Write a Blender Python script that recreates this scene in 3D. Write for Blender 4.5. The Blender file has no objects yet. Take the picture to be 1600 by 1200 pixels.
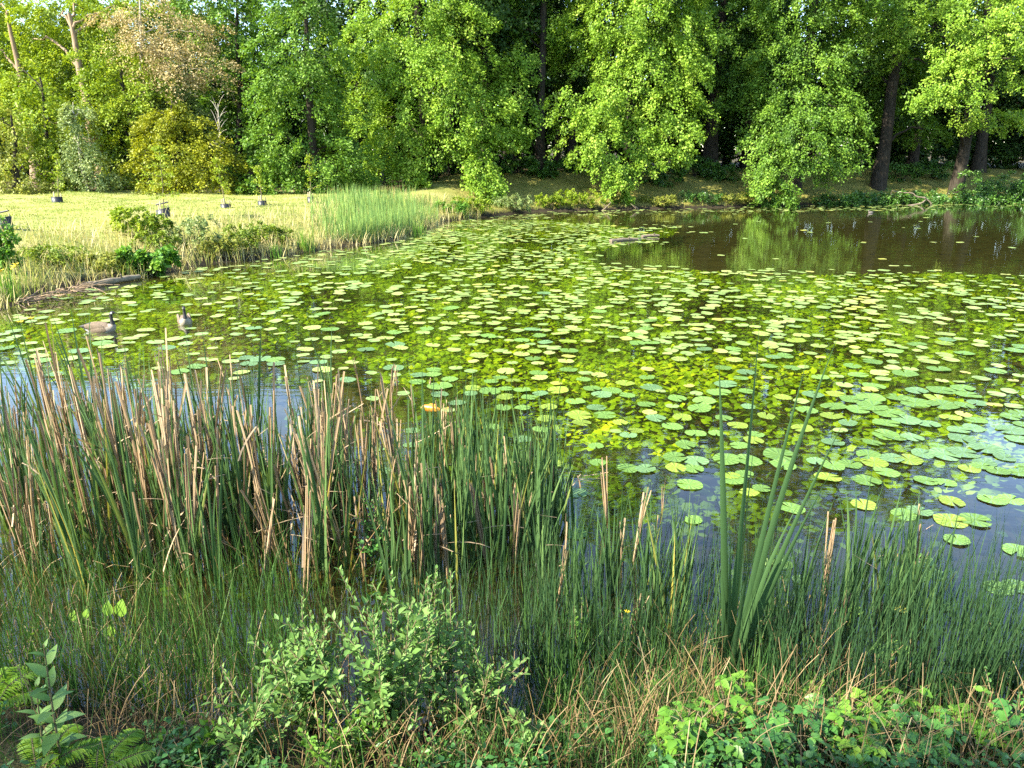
import bpy, math
import numpy as np
from mathutils import Vector

rng = np.random.default_rng(11)
scene = bpy.context.scene
COL = scene.collection
PI = math.pi

# ------------------------------------------------------------------ camera
F_PX, HC, PITCH = 1142.0, 3.7, math.radians(17.3)
SP, CP = math.sin(PITCH), math.cos(PITCH)

def P(x, y, z=0.0):
    """photo pixel -> point on the horizontal plane z"""
    u, v = (x - 800) / F_PX, (y - 600) / F_PX
    t = (HC - z) / (SP + CP * v)
    return np.array([u * t, (CP - SP * v) * t, z])

def PD(x, y, Y):
    """photo pixel -> point at forward distance Y"""
    u, v = (x - 800) / F_PX, (y - 600) / F_PX
    t = Y / (CP - SP * v)
    return np.array([u * t, Y, HC - (SP + CP * v) * t])

def to_px(p):
    p = np.asarray(p, float).reshape(-1, 3)
    dz = p[:, 2] - HC
    dep = p[:, 1] * CP - dz * SP
    return 800 + F_PX * p[:, 0] / dep, 600 - F_PX * (p[:, 1] * SP + dz * CP) / dep

cam_d = bpy.data.cameras.new('camera')
cam_d.sensor_width = 36.0
cam_d.lens = 36.0 * F_PX / 1600
cam_d.clip_start, cam_d.clip_end = 0.05, 2000
cam = bpy.data.objects.new('camera', cam_d)
cam.location = (0, 0, HC)
cam.rotation_euler = (PI / 2 - PITCH, 0, 0)
COL.objects.link(cam)
scene.camera = cam

# ------------------------------------------------------------------ light
SUN_EL = math.radians(38)
SUN_FROM = np.array([-0.87, -0.49])
SUN_FROM = SUN_FROM / np.linalg.norm(SUN_FROM)
sd_ = bpy.data.lights.new('sun', 'SUN')
sd_.energy, sd_.angle, sd_.color = 5.0, math.radians(0.53), (1.0, 0.93, 0.76)
sun = bpy.data.objects.new('sun', sd_)
dvec = Vector((-SUN_FROM[0] * math.cos(SUN_EL), -SUN_FROM[1] * math.cos(SUN_EL), -math.sin(SUN_EL)))
sun.rotation_euler = dvec.to_track_quat('-Z', 'Y').to_euler()
sun.location = (-30, -20, 40)
COL.objects.link(sun)
world = bpy.data.worlds.new('World')
scene.world = world
world.use_nodes = True
wn = world.node_tree
sky = wn.nodes.new('ShaderNodeTexSky')
sky.sky_type = 'NISHITA'
sky.sun_disc = False
sky.dust_density = 0.4
sky.ozone_density = 1.5
sky.sun_elevation = SUN_EL
sky.sun_rotation = math.atan2(SUN_FROM[0], SUN_FROM[1])
bg = wn.nodes['Background']
bg.inputs['Strength'].default_value = 0.15
wn.links.new(sky.outputs[0], bg.inputs['Color'])
scene.view_settings.view_transform = 'Standard'
scene.view_settings.look = 'None'
scene.view_settings.exposure = 1.95
scene.view_settings.gamma = 1.0
scene.render.engine = 'CYCLES'
cy = scene.cycles
cy.max_bounces, cy.diffuse_bounces, cy.glossy_bounces = 7, 3, 3
cy.transmission_bounces, cy.transparent_max_bounces = 4, 10
cy.caustics_reflective = cy.caustics_refractive = False
cy.use_denoising = False
cy.sample_clamp_indirect = 6

# ------------------------------------------------------------------ materials
def nodes(name):
    m = bpy.data.materials.new(name)
    m.use_nodes = True
    nt = m.node_tree
    nt.nodes.clear()
    out = nt.nodes.new('ShaderNodeOutputMaterial')
    return m, nt, out

def rgba(c):
    return (c[0], c[1], c[2], 1.0)

def ramp(nt, fac, stops):
    r = nt.nodes.new('ShaderNodeValToRGB')
    while len(r.color_ramp.elements) < len(stops):
        r.color_ramp.elements.new(0.5)
    for e, (p, c) in zip(r.color_ramp.elements, stops):
        e.position, e.color = p, rgba(c)
    nt.links.new(fac, r.inputs[0])
    return r.outputs[0]

def noise(nt, scale, detail=4, rough=0.55, coord='Object', stretch=None):
    tc = nt.nodes.new('ShaderNodeTexCoord')
    src = tc.outputs[coord]
    if stretch:
        mp = nt.nodes.new('ShaderNodeMapping')
        mp.inputs['Scale'].default_value = stretch
        nt.links.new(src, mp.inputs[0])
        src = mp.outputs[0]
    n = nt.nodes.new('ShaderNodeTexNoise')
    n.inputs['Scale'].default_value = scale
    n.inputs['Detail'].default_value = detail
    n.inputs['Roughness'].default_value = rough
    nt.links.new(src, n.inputs['Vector'])
    return n.outputs['Fac']

def mixc(nt, fac, a, b, mode='MIX'):
    m = nt.nodes.new('ShaderNodeMix')
    m.data_type, m.blend_type = 'RGBA', mode
    for s, i in ((fac, 0), (a, 6), (b, 7)):
        if hasattr(s, 'is_linked'):
            nt.links.new(s, m.inputs[i])
        elif i == 0:
            m.inputs[0].default_value = s
        else:
            m.inputs[i].default_value = rgba(s)
    return m.outputs[2]

def tint_of(nt):
    a = nt.nodes.new('ShaderNodeAttribute')
    a.attribute_name = 'tint'
    return a.outputs['Fac']

def foliage(name, stops, trans=0.35, rough=0.5, spec=0.3, warm=(1.15, 1.1, 0.6)):
    """leaf: colour from each leaf's own tint, lets light through"""
    m, nt, out = nodes(name)
    c = ramp(nt, tint_of(nt), stops)
    p = nt.nodes.new('ShaderNodeBsdfPrincipled')
    p.inputs['Roughness'].default_value = rough
    p.inputs['Specular IOR Level'].default_value = spec
    nt.links.new(c, p.inputs['Base Color'])
    tr = nt.nodes.new('ShaderNodeBsdfTranslucent')
    nt.links.new(mixc(nt, 1.0, c, warm, 'MULTIPLY'), tr.inputs['Color'])
    mx = nt.nodes.new('ShaderNodeMixShader')
    mx.inputs[0].default_value = trans
    nt.links.new(p.outputs[0], mx.inputs[1])
    nt.links.new(tr.outputs[0], mx.inputs[2])
    nt.links.new(mx.outputs[0], out.inputs[0])
    return m

def plain(name, c1, c2, scale=8.0, rough=0.7, spec=0.3, stretch=None, bump=0.0):
    m, nt, out = nodes(name)
    f = noise(nt, scale, 5, 0.6, 'Object', stretch)
    p = nt.nodes.new('ShaderNodeBsdfPrincipled')
    p.inputs['Roughness'].default_value = rough
    p.inputs['Specular IOR Level'].default_value = spec
    nt.links.new(ramp(nt, f, [(0.3, c1), (0.7, c2)]), p.inputs['Base Color'])
    if bump:
        b = nt.nodes.new('ShaderNodeBump')
        b.inputs['Strength'].default_value = bump
        b.inputs['Distance'].default_value = 0.03
        nt.links.new(f, b.inputs['Height'])
        nt.links.new(b.outputs[0], p.inputs['Normal'])
    nt.links.new(p.outputs[0], out.inputs[0])
    return m

G = lambda *s: list(s)
M = {}
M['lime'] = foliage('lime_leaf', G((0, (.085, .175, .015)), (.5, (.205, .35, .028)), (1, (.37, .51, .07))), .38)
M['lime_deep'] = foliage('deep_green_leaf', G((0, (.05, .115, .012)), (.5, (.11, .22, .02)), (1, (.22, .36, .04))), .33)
M['wood'] = foliage('shaded_wood_leaf', G((0, (.02, .052, .01)), (.5, (.042, .098, .014)), (1, (.085, .15, .02))), .3)  # leaf colour darkened, shade between the trees put into it
M['hedge'] = foliage('hedge_leaf', G((0, (.03, .08, .014)), (.5, (.065, .16, .022)), (1, (.12, .24, .03))), .22, .4, .5)
M['olive'] = foliage('olive_leaf', G((0, (.13, .16, .02)), (.5, (.25, .28, .04)), (1, (.38, .39, .08))), .3)
M['gold'] = foliage('golden_leaf', G((0, (.10, .13, .006)), (.5, (.23, .26, .010)), (1, (.38, .38, .02))), .28)
M['yellow'] = foliage('yellow_green_leaf', G((0, (.11, .18, .012)), (.5, (.23, .33, .02)), (1, (.40, .47, .04))), .36)
M['pale'] = foliage('pale_leaf', G((0, (.13, .19, .06)), (.5, (.22, .29, .09)), (1, (.34, .40, .16))), .3)
M['tan_leaf'] = foliage('tan_leaf', G((0, (.26, .20, .08)), (.5, (.42, .33, .15)), (1, (.55, .46, .23))), .3)
M['mid'] = foliage('mid_green_leaf', G((0, (.09, .14, .015)), (.5, (.18, .26, .025)), (1, (.32, .40, .05))), .33)
M['straw'] = foliage('straw_blade', G((0, (.36, .29, .10)), (.5, (.54, .46, .20)), (1, (.68, .60, .33))), .25)
M['meadow'] = foliage('meadow_blade', G((0, (.20, .27, .04)), (.6, (.37, .39, .10)), (1, (.55, .49, .20))), .3)
M['reed'] = foliage('reed_blade', G((0, (.038, .085, .03)), (.5, (.072, .145, .048)), (.85, (.14, .23, .07)), (1, (.34, .29, .05))), .28, .4, .45)
M['rush'] = foliage('rush_stem', G((0, (.014, .04, .016)), (.5, (.032, .075, .028)), (1, (.07, .13, .04))), .15, .4, .4)
M['sedge'] = foliage('sedge_blade', G((0, (.022, .07, .018)), (.5, (.05, .125, .026)), (.9, (.12, .22, .04)), (1, (.30, .26, .08))), .28)
M['farrush'] = foliage('far_rush', G((0, (.10, .20, .06)), (.5, (.19, .31, .08)), (1, (.40, .46, .10))), .28)
M['dead'] = foliage('dead_reed', G((0, (.17, .105, .05)), (.5, (.36, .255, .15)), (1, (.55, .43, .29))), .15, .6, .25, (1.1, .95, .7))
M['thatch'] = foliage('dead_grass', G((0, (.11, .065, .026)), (.5, (.25, .17, .08)), (1, (.43, .34, .19))), .2, .6, .2, (1.1, .95, .7))
M['willow'] = foliage('willow_leaf', G((0, (.065, .15, .034)), (.5, (.14, .26, .06)), (1, (.24, .38, .115))), .3, .5, .2)
M['herb'] = foliage('herb_leaf', G((0, (.04, .13, .03)), (.5, (.075, .21, .04)), (1, (.16, .33, .06))), .3, .42, .4)
M['bright'] = foliage('bright_leaf', G((0, (.06, .16, .018)), (.5, (.12, .27, .028)), (1, (.24, .40, .05))), .35, .42, .4)
M['fern'] = foliage('fern_leaf', G((0, (.08, .18, .012)), (.5, (.15, .28, .018)), (1, (.27, .40, .03))), .35)
M['weed'] = foliage('submerged_leaf', G((0, (.04, .09, .004)), (.45, (.18, .31, .007)), (.8, (.34, .50, .012)), (1, (.50, .58, .02))), .4, .6, .2)
M['petal'] = plain('yellow_petal', (.75, .55, .02), (.85, .68, .05), 20, .5)
M['bark'] = plain('grey_bark', (.018, .015, .011), (.06, .05, .038), 5, .9, .1, (2, 2, .4), .6)
M['bark_warm'] = plain('warm_bark', (.16, .11, .07), (.36, .26, .17), 5, .9, .1, (2, 2, .4), .6)
M['twig'] = plain('twig_bark', (.10, .08, .045), (.22, .19, .10), 12, .8, .2)
M['twig_pale'] = plain('pale_twig', (.34, .30, .24), (.5, .45, .37), 12, .8, .2)
M['deadwood'] = plain('weathered_wood', (.09, .068, .045), (.25, .20, .145), 9, .85, .2, (1, 4, 4), .5)
M['stone'] = plain('edging_stone', (.13, .105, .07), (.30, .25, .17), 6, .85, .2, None, .5)
M['collar'] = plain('black_collar', (.008, .009, .011), (.018, .019, .023), 6, .45, .5)
M['stake'] = plain('pale_stake', (.45, .36, .20), (.62, .52, .32), 9, .8, .2, (4, 4, 1))
M['plume_brown'] = plain('brown_plumage', (.09, .066, .045), (.24, .185, .13), 38, .8, .15, (1, 1.5, 2.5))
M['plume_pale'] = plain('pale_plumage', (.24, .20, .15), (.36, .31, .25), 30, .8, .15)
M['plume_white'] = plain('white_plumage', (.52, .51, .49), (.60, .59, .57), 30, .8, .15)
M['plume_black'] = plain('black_plumage', (.012, .011, .011), (.028, .026, .026), 30, .55, .3)
M['plume_grey'] = plain('grey_plumage', (.12, .10, .085), (.24, .21, .18), 30, .8, .15)
M['fish'] = plain('orange_fish', (.70, .20, .02), (.85, .42, .08), 9, .35, .5)
M['fish_pale'] = plain('pale_fish', (.80, .62, .45), (.85, .74, .62), 9, .35, .5)

def pad_mat(name, stops, rough=.36):
    """lily pad: blotches, veins that fan out from the notch"""
    m, nt, out = nodes(name)
    base = ramp(nt, noise(nt, 7.0, 4, .6), stops)
    tc = nt.nodes.new('ShaderNodeTexCoord')
    sep = nt.nodes.new('ShaderNodeSeparateXYZ')
    nt.links.new(tc.outputs['Object'], sep.inputs[0])
    at = nt.nodes.new('ShaderNodeMath'); at.operation = 'ARCTAN2'
    nt.links.new(sep.outputs[1], at.inputs[0]); nt.links.new(sep.outputs[0], at.inputs[1])
    mu = nt.nodes.new('ShaderNodeMath'); mu.operation = 'MULTIPLY'; mu.inputs[1].default_value = 13
    nt.links.new(at.outputs[0], mu.inputs[0])
    sn = nt.nodes.new('ShaderNodeMath'); sn.operation = 'SINE'
    nt.links.new(mu.outputs[0], sn.inputs[0])
    gt = nt.nodes.new('ShaderNodeMapRange')
    gt.inputs[1].default_value, gt.inputs[2].default_value = .86, 1.0
    gt.inputs[3].default_value, gt.inputs[4].default_value = 0, .35
    nt.links.new(sn.outputs[0], gt.inputs[0])
    c = mixc(nt, gt.outputs[0], base, tuple(min(1, k * 1.5 + .04) for k in stops[-1][1]))
    oi = nt.nodes.new('ShaderNodeObjectInfo')
    mr = nt.nodes.new('ShaderNodeMapRange')
    mr.inputs[3].default_value, mr.inputs[4].default_value = .78, 1.22
    nt.links.new(oi.outputs['Random'], mr.inputs[0])
    hv = nt.nodes.new('ShaderNodeHueSaturation')
    nt.links.new(mr.outputs[0], hv.inputs['Value'])
    nt.links.new(c, hv.inputs['Color'])
    p = nt.nodes.new('ShaderNodeBsdfPrincipled')
    p.inputs['Roughness'].default_value = rough
    p.inputs['Specular IOR Level'].default_value = .5
    nt.links.new(hv.outputs[0], p.inputs['Base Color'])
    b = nt.nodes.new('ShaderNodeBump')
    b.inputs['Strength'].default_value = .35; b.inputs['Distance'].default_value = .01
    nt.links.new(sn.outputs[0], b.inputs['Height'])
    nt.links.new(b.outputs[0], p.inputs['Normal'])
    nt.links.new(p.outputs[0], out.inputs[0])
    return m

PADM = {
    'g': pad_mat('green_pad', [(.3, (.085, .18, .03)), (.7, (.16, .27, .055))]),
    'y': pad_mat('yellow_pad', [(.25, (.12, .21, .02)), (.55, (.19, .27, .03)), (.8, (.29, .29, .05))]),
    'b': pad_mat('shade_blue_green_pad', [(.3, (.08, .165, .055)), (.7, (.15, .25, .10))]),  # blue green cast of shade put into the pad colour
    'c': pad_mat('sun_cream_pad', [(.3, (.20, .28, .055)), (.7, (.31, .37, .10))]),  # cream of low sun glare put into the pad colour
}

# far pads: one mass, each pad tinted, sun glare and shade put into the tints
m_, nt_, out_ = nodes('pad_mass')
cc_ = ramp(nt_, tint_of(nt_), [(0, (.12, .23, .06)), (.35, (.19, .30, .06)), (.7, (.26, .34, .08)), (.9, (.35, .39, .12)), (1, (.40, .38, .05))])
pp_ = nt_.nodes.new('ShaderNodeBsdfPrincipled')
pp_.inputs['Roughness'].default_value = .36
nt_.links.new(mixc(nt_, .35, cc_, ramp(nt_, noise(nt_, 6), [(.3, (.16, .22, .05)), (.7, (.46, .48, .22))])), pp_.inputs['Base Color'])
nt_.links.new(pp_.outputs[0], out_.inputs[0])
M['padmass'] = m_

# ------------------------------------------------------------------ mesh helpers
class MB:
    def __init__(s):
        s.v, s.f, s.t, s.m, s.n = [], [], [], [], 0
    def add(s, v, f, tint=.5, mat=0):
        v = np.asarray(v, np.float32).reshape(-1, 3)
        f = np.asarray(f, np.int64)
        if len(f) == 0:
            return s
        s.v.append(v); s.f.append(f + s.n)
        s.t.append(np.broadcast_to(np.asarray(tint, np.float32), (len(f),)).copy())
        s.m.append(np.broadcast_to(np.asarray(mat, np.int32), (len(f),)).copy())
        s.n += len(v)
        return s
    def mesh(s, name, mats, smooth=False, origin=(0, 0, 0)):
        v = np.concatenate(s.v) - np.asarray(origin, np.float32)
        me = bpy.data.meshes.new(name)
        me.vertices.add(len(v)); me.vertices.foreach_set('co', v.ravel().astype(np.float32))
        loops = np.concatenate([f.ravel() for f in s.f]).astype(np.int32)
        tot = np.concatenate([np.full(len(f), f.shape[1]) for f in s.f]).astype(np.int32)
        start = np.concatenate([[0], np.cumsum(tot)[:-1]]).astype(np.int32)
        me.loops.add(len(loops)); me.loops.foreach_set('vertex_index', loops)
        me.polygons.add(len(tot))
        me.polygons.foreach_set('loop_start', start)
        me.polygons.foreach_set('loop_total', tot)
        me.polygons.foreach_set('material_index', np.concatenate(s.m))
        if smooth:
            me.polygons.foreach_set('use_smooth', np.ones(len(tot), bool))
        me.update(calc_edges=True)
        a = me.attributes.new('tint', 'FLOAT', 'FACE')
        a.data.foreach_set('value', np.concatenate(s.t))
        for m in (mats if isinstance(mats, (list, tuple)) else [mats]):
            me.materials.append(m)
        return me
    def build(s, name, mats, parent=None, smooth=False, origin=(0, 0, 0), at_origin=False):
        me = s.mesh(name, mats, smooth, origin)
        o = bpy.data.objects.new(name, me)
        COL.objects.link(o)
        if parent is not None:
            o.parent = parent
        elif not at_origin:
            o.location = origin
        return o

def tag(o, label, cat, group=None, kind=None):
    o['label'], o['category'] = label, cat
    if group: o['group'] = group
    if kind: o['kind'] = kind
    return o

def struct(o):
    o['kind'] = 'structure'
    return o

def empty(name, loc, label, cat, group=None, rz=0.0):
    o = bpy.data.objects.new(name, None)
    o.empty_display_size = .2
    COL.objects.link(o)
    o.location = loc
    o.rotation_euler = (0, 0, rz)
    return tag(o, label, cat, group)

def norm(a):
    return a / np.maximum(np.linalg.norm(a, axis=-1, keepdims=True), 1e-9)

def tube(mb, pts, rad, sides=6, tint=.5, mat=0):
    pts = np.asarray(pts, float); rad = np.broadcast_to(np.asarray(rad, float), (len(pts),))
    tan = norm(np.gradient(pts, axis=0))
    ref = np.where(np.abs(tan[:, 2:3]) > .9, np.array([[1., 0, 0]]), np.array([[0, 0, 1.]]))
    if abs(tan[0, 2]) > .7: ref = np.tile([[1., 0, 0]], (len(pts), 1))
    elif np.all(np.abs(tan[:, 2]) < .95): ref = np.tile([[0, 0, 1.]], (len(pts), 1))
    a = norm(np.cross(tan, ref)); b = np.cross(tan, a)
    th = np.arange(sides) / sides * 2 * PI
    ring = pts[:, None] + rad[:, None, None] * (a[:, None] * np.cos(th)[None, :, None] + b[:, None] * np.sin(th)[None, :, None])
    n = len(pts)
    i, j = np.meshgrid(np.arange(n - 1), np.arange(sides), indexing='ij')
    k = (j + 1) % sides
    q = np.stack([i * sides + j, i * sides + k, (i + 1) * sides + k, (i + 1) * sides + j], -1).reshape(-1, 4)
    mb.add(ring.reshape(-1, 3), q, tint, mat)
    mb.add(ring[-1], [list(range(sides))], tint, mat)
    mb.add(ring[0], [list(range(sides))[::-1]], tint, mat)

def curve_pts(ctrl, n=12):
    c = np.asarray(ctrl, float)
    s = np.linspace(0, len(c) - 1, n)
    out = []
    for q in s:
        i = min(int(q), len(c) - 2); f = q - i
        p0, p1, p2, p3 = c[max(i - 1, 0)], c[i], c[i + 1], c[min(i + 2, len(c) - 1)]
        out.append(.5 * ((2 * p1) + (-p0 + p2) * f + (2 * p0 - 5 * p1 + 4 * p2 - p3) * f * f + (-p0 + 3 * p1 - 3 * p2 + p3) * f ** 3))
    return np.array(out)

def frames(d, n):
    """rotation matrices with columns (side, length axis d, normal ~n)"""
    d = norm(d)
    s = norm(np.cross(d, n))
    return np.stack([s, d, np.cross(s, d)], -1)

def stamp(mb, tv, tf, pos, R, scale, tint, mat=0):
    """N copies of a small leaf template, one mesh"""
    N = len(pos)
    if N == 0: return
    sc = np.asarray(scale, float)
    if sc.ndim == 1: sc = sc[:, None]
    v = np.einsum('nij,nkj->nki', R, tv[None] * sc[:, None, :]) + pos[:, None]
    k = len(tv)
    f = (tf[None] + (np.arange(N) * k)[:, None, None]).reshape(-1, tf.shape[1])
    mb.add(v.reshape(-1, 3), f, np.repeat(np.broadcast_to(tint, (N,)), len(tf)), mat)

# simple folded leaf, and a fuller near leaf
LEAF_V = np.array([[0, 0, 0], [.30, .5, .07], [0, 1, -.05], [-.30, .5, .07]])
LEAF_F = np.array([[0, 1, 2], [0, 2, 3]])
def leaf_shape(w, curve=.12, fold=.08, serr=0.0, n=7, tipp=1.0, belly=.42):
    s = np.linspace(0, 1, n)
    prof = np.sin(PI * s ** (math.log(.5) / math.log(belly))) ** tipp * w
    prof[0] = prof[-1] = 0.0
    if serr:
        prof = prof * (1 + serr * ((np.arange(n) % 2) * 2 - 1))
    zc = -curve * s * s
    v, f = [], []
    for i in range(n):
        v += [[-prof[i], s[i] + (serr * .15 if i % 2 else 0), zc[i] + fold * prof[i] / w], [0, s[i], zc[i]], [prof[i], s[i] + (serr * .15 if i % 2 else 0), zc[i] + fold * prof[i] / w]]
    for i in range(n - 1):
        a = 3 * i
        f += [[a, a + 1, a + 4, a + 3], [a + 1, a + 2, a + 5, a + 4]]
    return np.array(v), np.array(f)
WILLOW_L = leaf_shape(.22, .15, .06)
BROAD_L = leaf_shape(.34, .2, .10, .10, 11, .9, .38)
LANCE_L = leaf_shape(.15, .22, .05)
PALM_L = leaf_shape(.40, .15, .06)

def blades(mb, base, az, lean, length, width, curve, nseg=5, tint=.5, twist=None, cut=0.0, mat=0, vee=False):
    """N strap blades; cut > 0 leaves a blunt broken end"""
    N = len(base)
    s = np.linspace(0, 1, nseg + 1)
    th = lean[:, None] + curve[:, None] * s[None] ** 1.5
    ds = length[:, None] / nseg
    hx = np.concatenate([np.zeros((N, 1)), np.cumsum(np.sin((th[:, 1:] + th[:, :-1]) / 2) * ds, 1)], 1)
    hz = np.concatenate([np.zeros((N, 1)), np.cumsum(np.cos((th[:, 1:] + th[:, :-1]) / 2) * ds, 1)], 1)
    c = base[:, None] + np.stack([np.cos(az)[:, None] * hx, np.sin(az)[:, None] * hx, hz], -1)
    tw = (rng.uniform(0, 2 * PI, N) if twist is None else twist)
    tw = tw[:, None] + s[None] * rng.normal(0, .5, (N, 1))
    sd = np.stack([np.cos(tw), np.sin(tw), np.zeros_like(tw)], -1)
    w = width[:, None] * np.maximum(1 - (s[None] * (1 - cut)) ** 2.2, 0.02) * (.75 + .5 * np.minimum(s[None] * 3, .5))
    if vee:
        nn = norm(np.cross(sd, np.array([0, 0, 1.])))
        v = np.stack([c - sd * w[..., None] * .5, c + nn * w[..., None] * .22, c + sd * w[..., None] * .5], 2)
        k = (nseg + 1) * 3
        i = np.arange(nseg) * 3
        tf = np.concatenate([np.stack([i, i + 1, i + 4, i + 3], -1), np.stack([i + 1, i + 2, i + 5, i + 4], -1)])
    else:
        v = np.stack([c - sd * w[..., None] * .5, c + sd * w[..., None] * .5], 2)
        k = (nseg + 1) * 2
        i = np.arange(nseg) * 2
        tf = np.stack([i, i + 1, i + 3, i + 2], -1)
    f = (tf[None] + (np.arange(N) * k)[:, None, None]).reshape(-1, 4)
    mb.add(v.reshape(-1, 3), f, np.repeat(np.broadcast_to(tint, (N,)), len(tf)), mat)

# ------------------------------------------------------------------ terrain
SHORE = np.array([P(x, y)[:2] for x, y in ((0, 487), (35, 466), (130, 446), (220, 434), (330, 412), (430, 402), (510, 389), (620, 375), (672, 356), (690, 346),
                  (760, 339), (830, 331), (950, 328), (1100, 325), (1200, 322), (1320, 319), (1420, 316), (1520, 313))])
SHORE = np.vstack([[[-14, 5.4], [-20, 8.5], [-17.5, 14]], SHORE, [[52, 69], [62, 55], [55, 22], [32, 7], [14, 3.3], [8, 3.4], [5, 3.55], [2.5, 3.95], [1.2, 4.2], [0, 4.05], [-1.5, 4.0], [-3, 4.25], [-6, 4.5]]])

def sdist(x, y):
    """signed distance to the shore line, positive on land"""
    x, y = np.asarray(x, float), np.asarray(y, float)
    best = np.full(x.shape, 1e9); inside = np.zeros(x.shape, bool)
    n = len(SHORE)
    for i in range(n):
        a, b = SHORE[i], SHORE[(i + 1) % n]
        e = b - a
        t = np.clip(((x - a[0]) * e[0] + (y - a[1]) * e[1]) / (e @ e), 0, 1)
        best = np.minimum(best, np.hypot(x - a[0] - t * e[0], y - a[1] - t * e[1]))
        cr = ((a[1] > y) != (b[1] > y))
        xi = a[0] + (y - a[1]) / (b[1] - a[1] if b[1] != a[1] else 1e-9) * e[0]
        inside ^= cr & (x < xi)
    return np.where(inside, -best, best)

def sm(t):
    t = np.clip(t, 0, 1)
    return t * t * (3 - 2 * t)

def gh(x, y):
    x, y = np.asarray(x, float), np.asarray(y, float)
    d = sdist(x, y)
    w = .12 * np.sin(x * .9 + 1.3 * np.sin(y * .7)) + .08 * np.sin(y * 1.7 + x * .6) + .05 * np.sin(x * 3.1) * np.sin(y * 2.7)
    near = np.minimum(.43 * d, 2.1 + .02 * d) + .25 * w * sm(d / 1.5)
    left = .25 * sm(d / .6) + 1.0 * sm((d - .3) / 5) + .012 * np.maximum(d - 6, 0) + .5 * w * sm(d / 3)
    far = .35 * sm(d / .5) + 2.15 * sm(d / 9.5) + .01 * np.maximum(d - 10, 0) + .5 * w * sm(d / 4)
    wn_ = 1 - sm((y - 11) / 4)
    wf = sm((x + 8 + (y - 44) * .12) / 7) * sm((y - 30) / 8)
    land = wn_ * near + (1 - wn_) * ((1 - wf) * left + wf * far)
    bed = -.55 * sm(-d / 4.5) - .03
    return np.where(d > 0, land, bed)

def lin(*segs):
    out = [np.arange(a, b, s) for a, b, s in segs]
    return np.concatenate(out)
gx = lin((-420, -60, 40), (-60, -26, 3), (-26, -10, .55), (-10, 10, .33), (10, 50, .7), (50, 80, 3), (80, 421, 40))
gy = lin((-200, -20, 30), (-20, 1, 1), (1, 9, .22), (9, 72, .5), (72, 110, 2.5), (110, 700, 50))
X, Y = np.meshgrid(gx, gy, indexing='ij')
Z = gh(X, Y)
nx, ny = len(gx), len(gy)
i, j = np.meshgrid(np.arange(nx - 1), np.arange(ny - 1), indexing='ij')
gmb = MB().add(np.stack([X, Y, Z], -1).reshape(-1, 3), np.stack([i * ny + j, (i + 1) * ny + j, (i + 1) * ny + j + 1, i * ny + j + 1], -1).reshape(-1, 4))
# ground colour: grass, straw patches, muddy waterline darkened as undercut shade, weedy bed below it
gm, nt, out = nodes('ground_soil')
geo = nt.nodes.new('ShaderNodeNewGeometry')
sep = nt.nodes.new('ShaderNodeSeparateXYZ')
nt.links.new(geo.outputs['Position'], sep.inputs[0])
def mrange(src, a, b, c=0., d=1.):
    r = nt.nodes.new('ShaderNodeMapRange')
    for q, v in zip((1, 2, 3, 4), (a, b, c, d)): r.inputs[q].default_value = v
    nt.links.new(src, r.inputs[0])
    return r.outputs[0]
grass = ramp(nt, noise(nt, .55, 6, .65), [(.30, (.18, .22, .05)), (.5, (.28, .29, .08)), (.66, (.40, .35, .15))])
fine = ramp(nt, noise(nt, 14, 5, .7), [(.25, (.55, .55, .55)), (.75, (1.25, 1.25, 1.25))])
grass = mixc(nt, 1.0, grass, fine, 'MULTIPLY')
farg = mixc(nt, 1.0, ramp(nt, noise(nt, .8, 6, .65), [(.3, (.13, .15, .03)), (.55, (.26, .23, .06)), (.75, (.36, .32, .08))]), fine, 'MULTIPLY')
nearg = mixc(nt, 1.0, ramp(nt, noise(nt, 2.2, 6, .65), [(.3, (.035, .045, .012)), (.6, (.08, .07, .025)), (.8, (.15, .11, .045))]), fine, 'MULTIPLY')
ax = nt.nodes.new('ShaderNodeMath'); ax.operation = 'MULTIPLY_ADD'; ax.inputs[1].default_value = .12
nt.links.new(sep.outputs[1], ax.inputs[0]); nt.links.new(sep.outputs[0], ax.inputs[2])
land = mixc(nt, mrange(ax.outputs[0], -1, 4), grass, farg)
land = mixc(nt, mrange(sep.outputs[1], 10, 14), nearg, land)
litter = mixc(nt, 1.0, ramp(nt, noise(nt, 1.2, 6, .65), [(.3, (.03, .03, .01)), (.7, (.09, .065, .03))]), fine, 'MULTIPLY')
by = nt.nodes.new('ShaderNodeMath'); by.operation = 'MULTIPLY_ADD'; by.inputs[1].default_value = -.42
nt.links.new(sep.outputs[0], by.inputs[0]); nt.links.new(sep.outputs[1], by.inputs[2])
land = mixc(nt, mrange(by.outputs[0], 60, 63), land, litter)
mud_shade = ramp(nt, noise(nt, 3, 5, .6), [(.3, (.012, .010, .006)), (.7, (.045, .035, .02))])  # muddy tone darkened to stand in for shade under the bank lip
land = mixc(nt, mrange(sep.outputs[2], .14, .36), mud_shade, land)
bedc = ramp(nt, noise(nt, 1.6, 6, .65), [(.3, (.018, .018, .005)), (.6, (.05, .043, .012)), (.8, (.08, .066, .02))])
bedn = ramp(nt, noise(nt, 2.5, 5, .6), [(.3, (.006, .007, .004)), (.7, (.022, .021, .010))])
bedc = mixc(nt, mrange(sep.outputs[1], 9, 13), bedn, bedc)
col = mixc(nt, mrange(sep.outputs[2], -.06, 0.0), bedc, land)
p = nt.nodes.new('ShaderNodeBsdfPrincipled')
p.inputs['Roughness'].default_value = .9
p.inputs['Specular IOR Level'].default_value = .15
nt.links.new(col, p.inputs['Base Color'])
b = nt.nodes.new('ShaderNodeBump'); b.inputs['Strength'].default_value = .7; b.inputs['Distance'].default_value = .08
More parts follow.
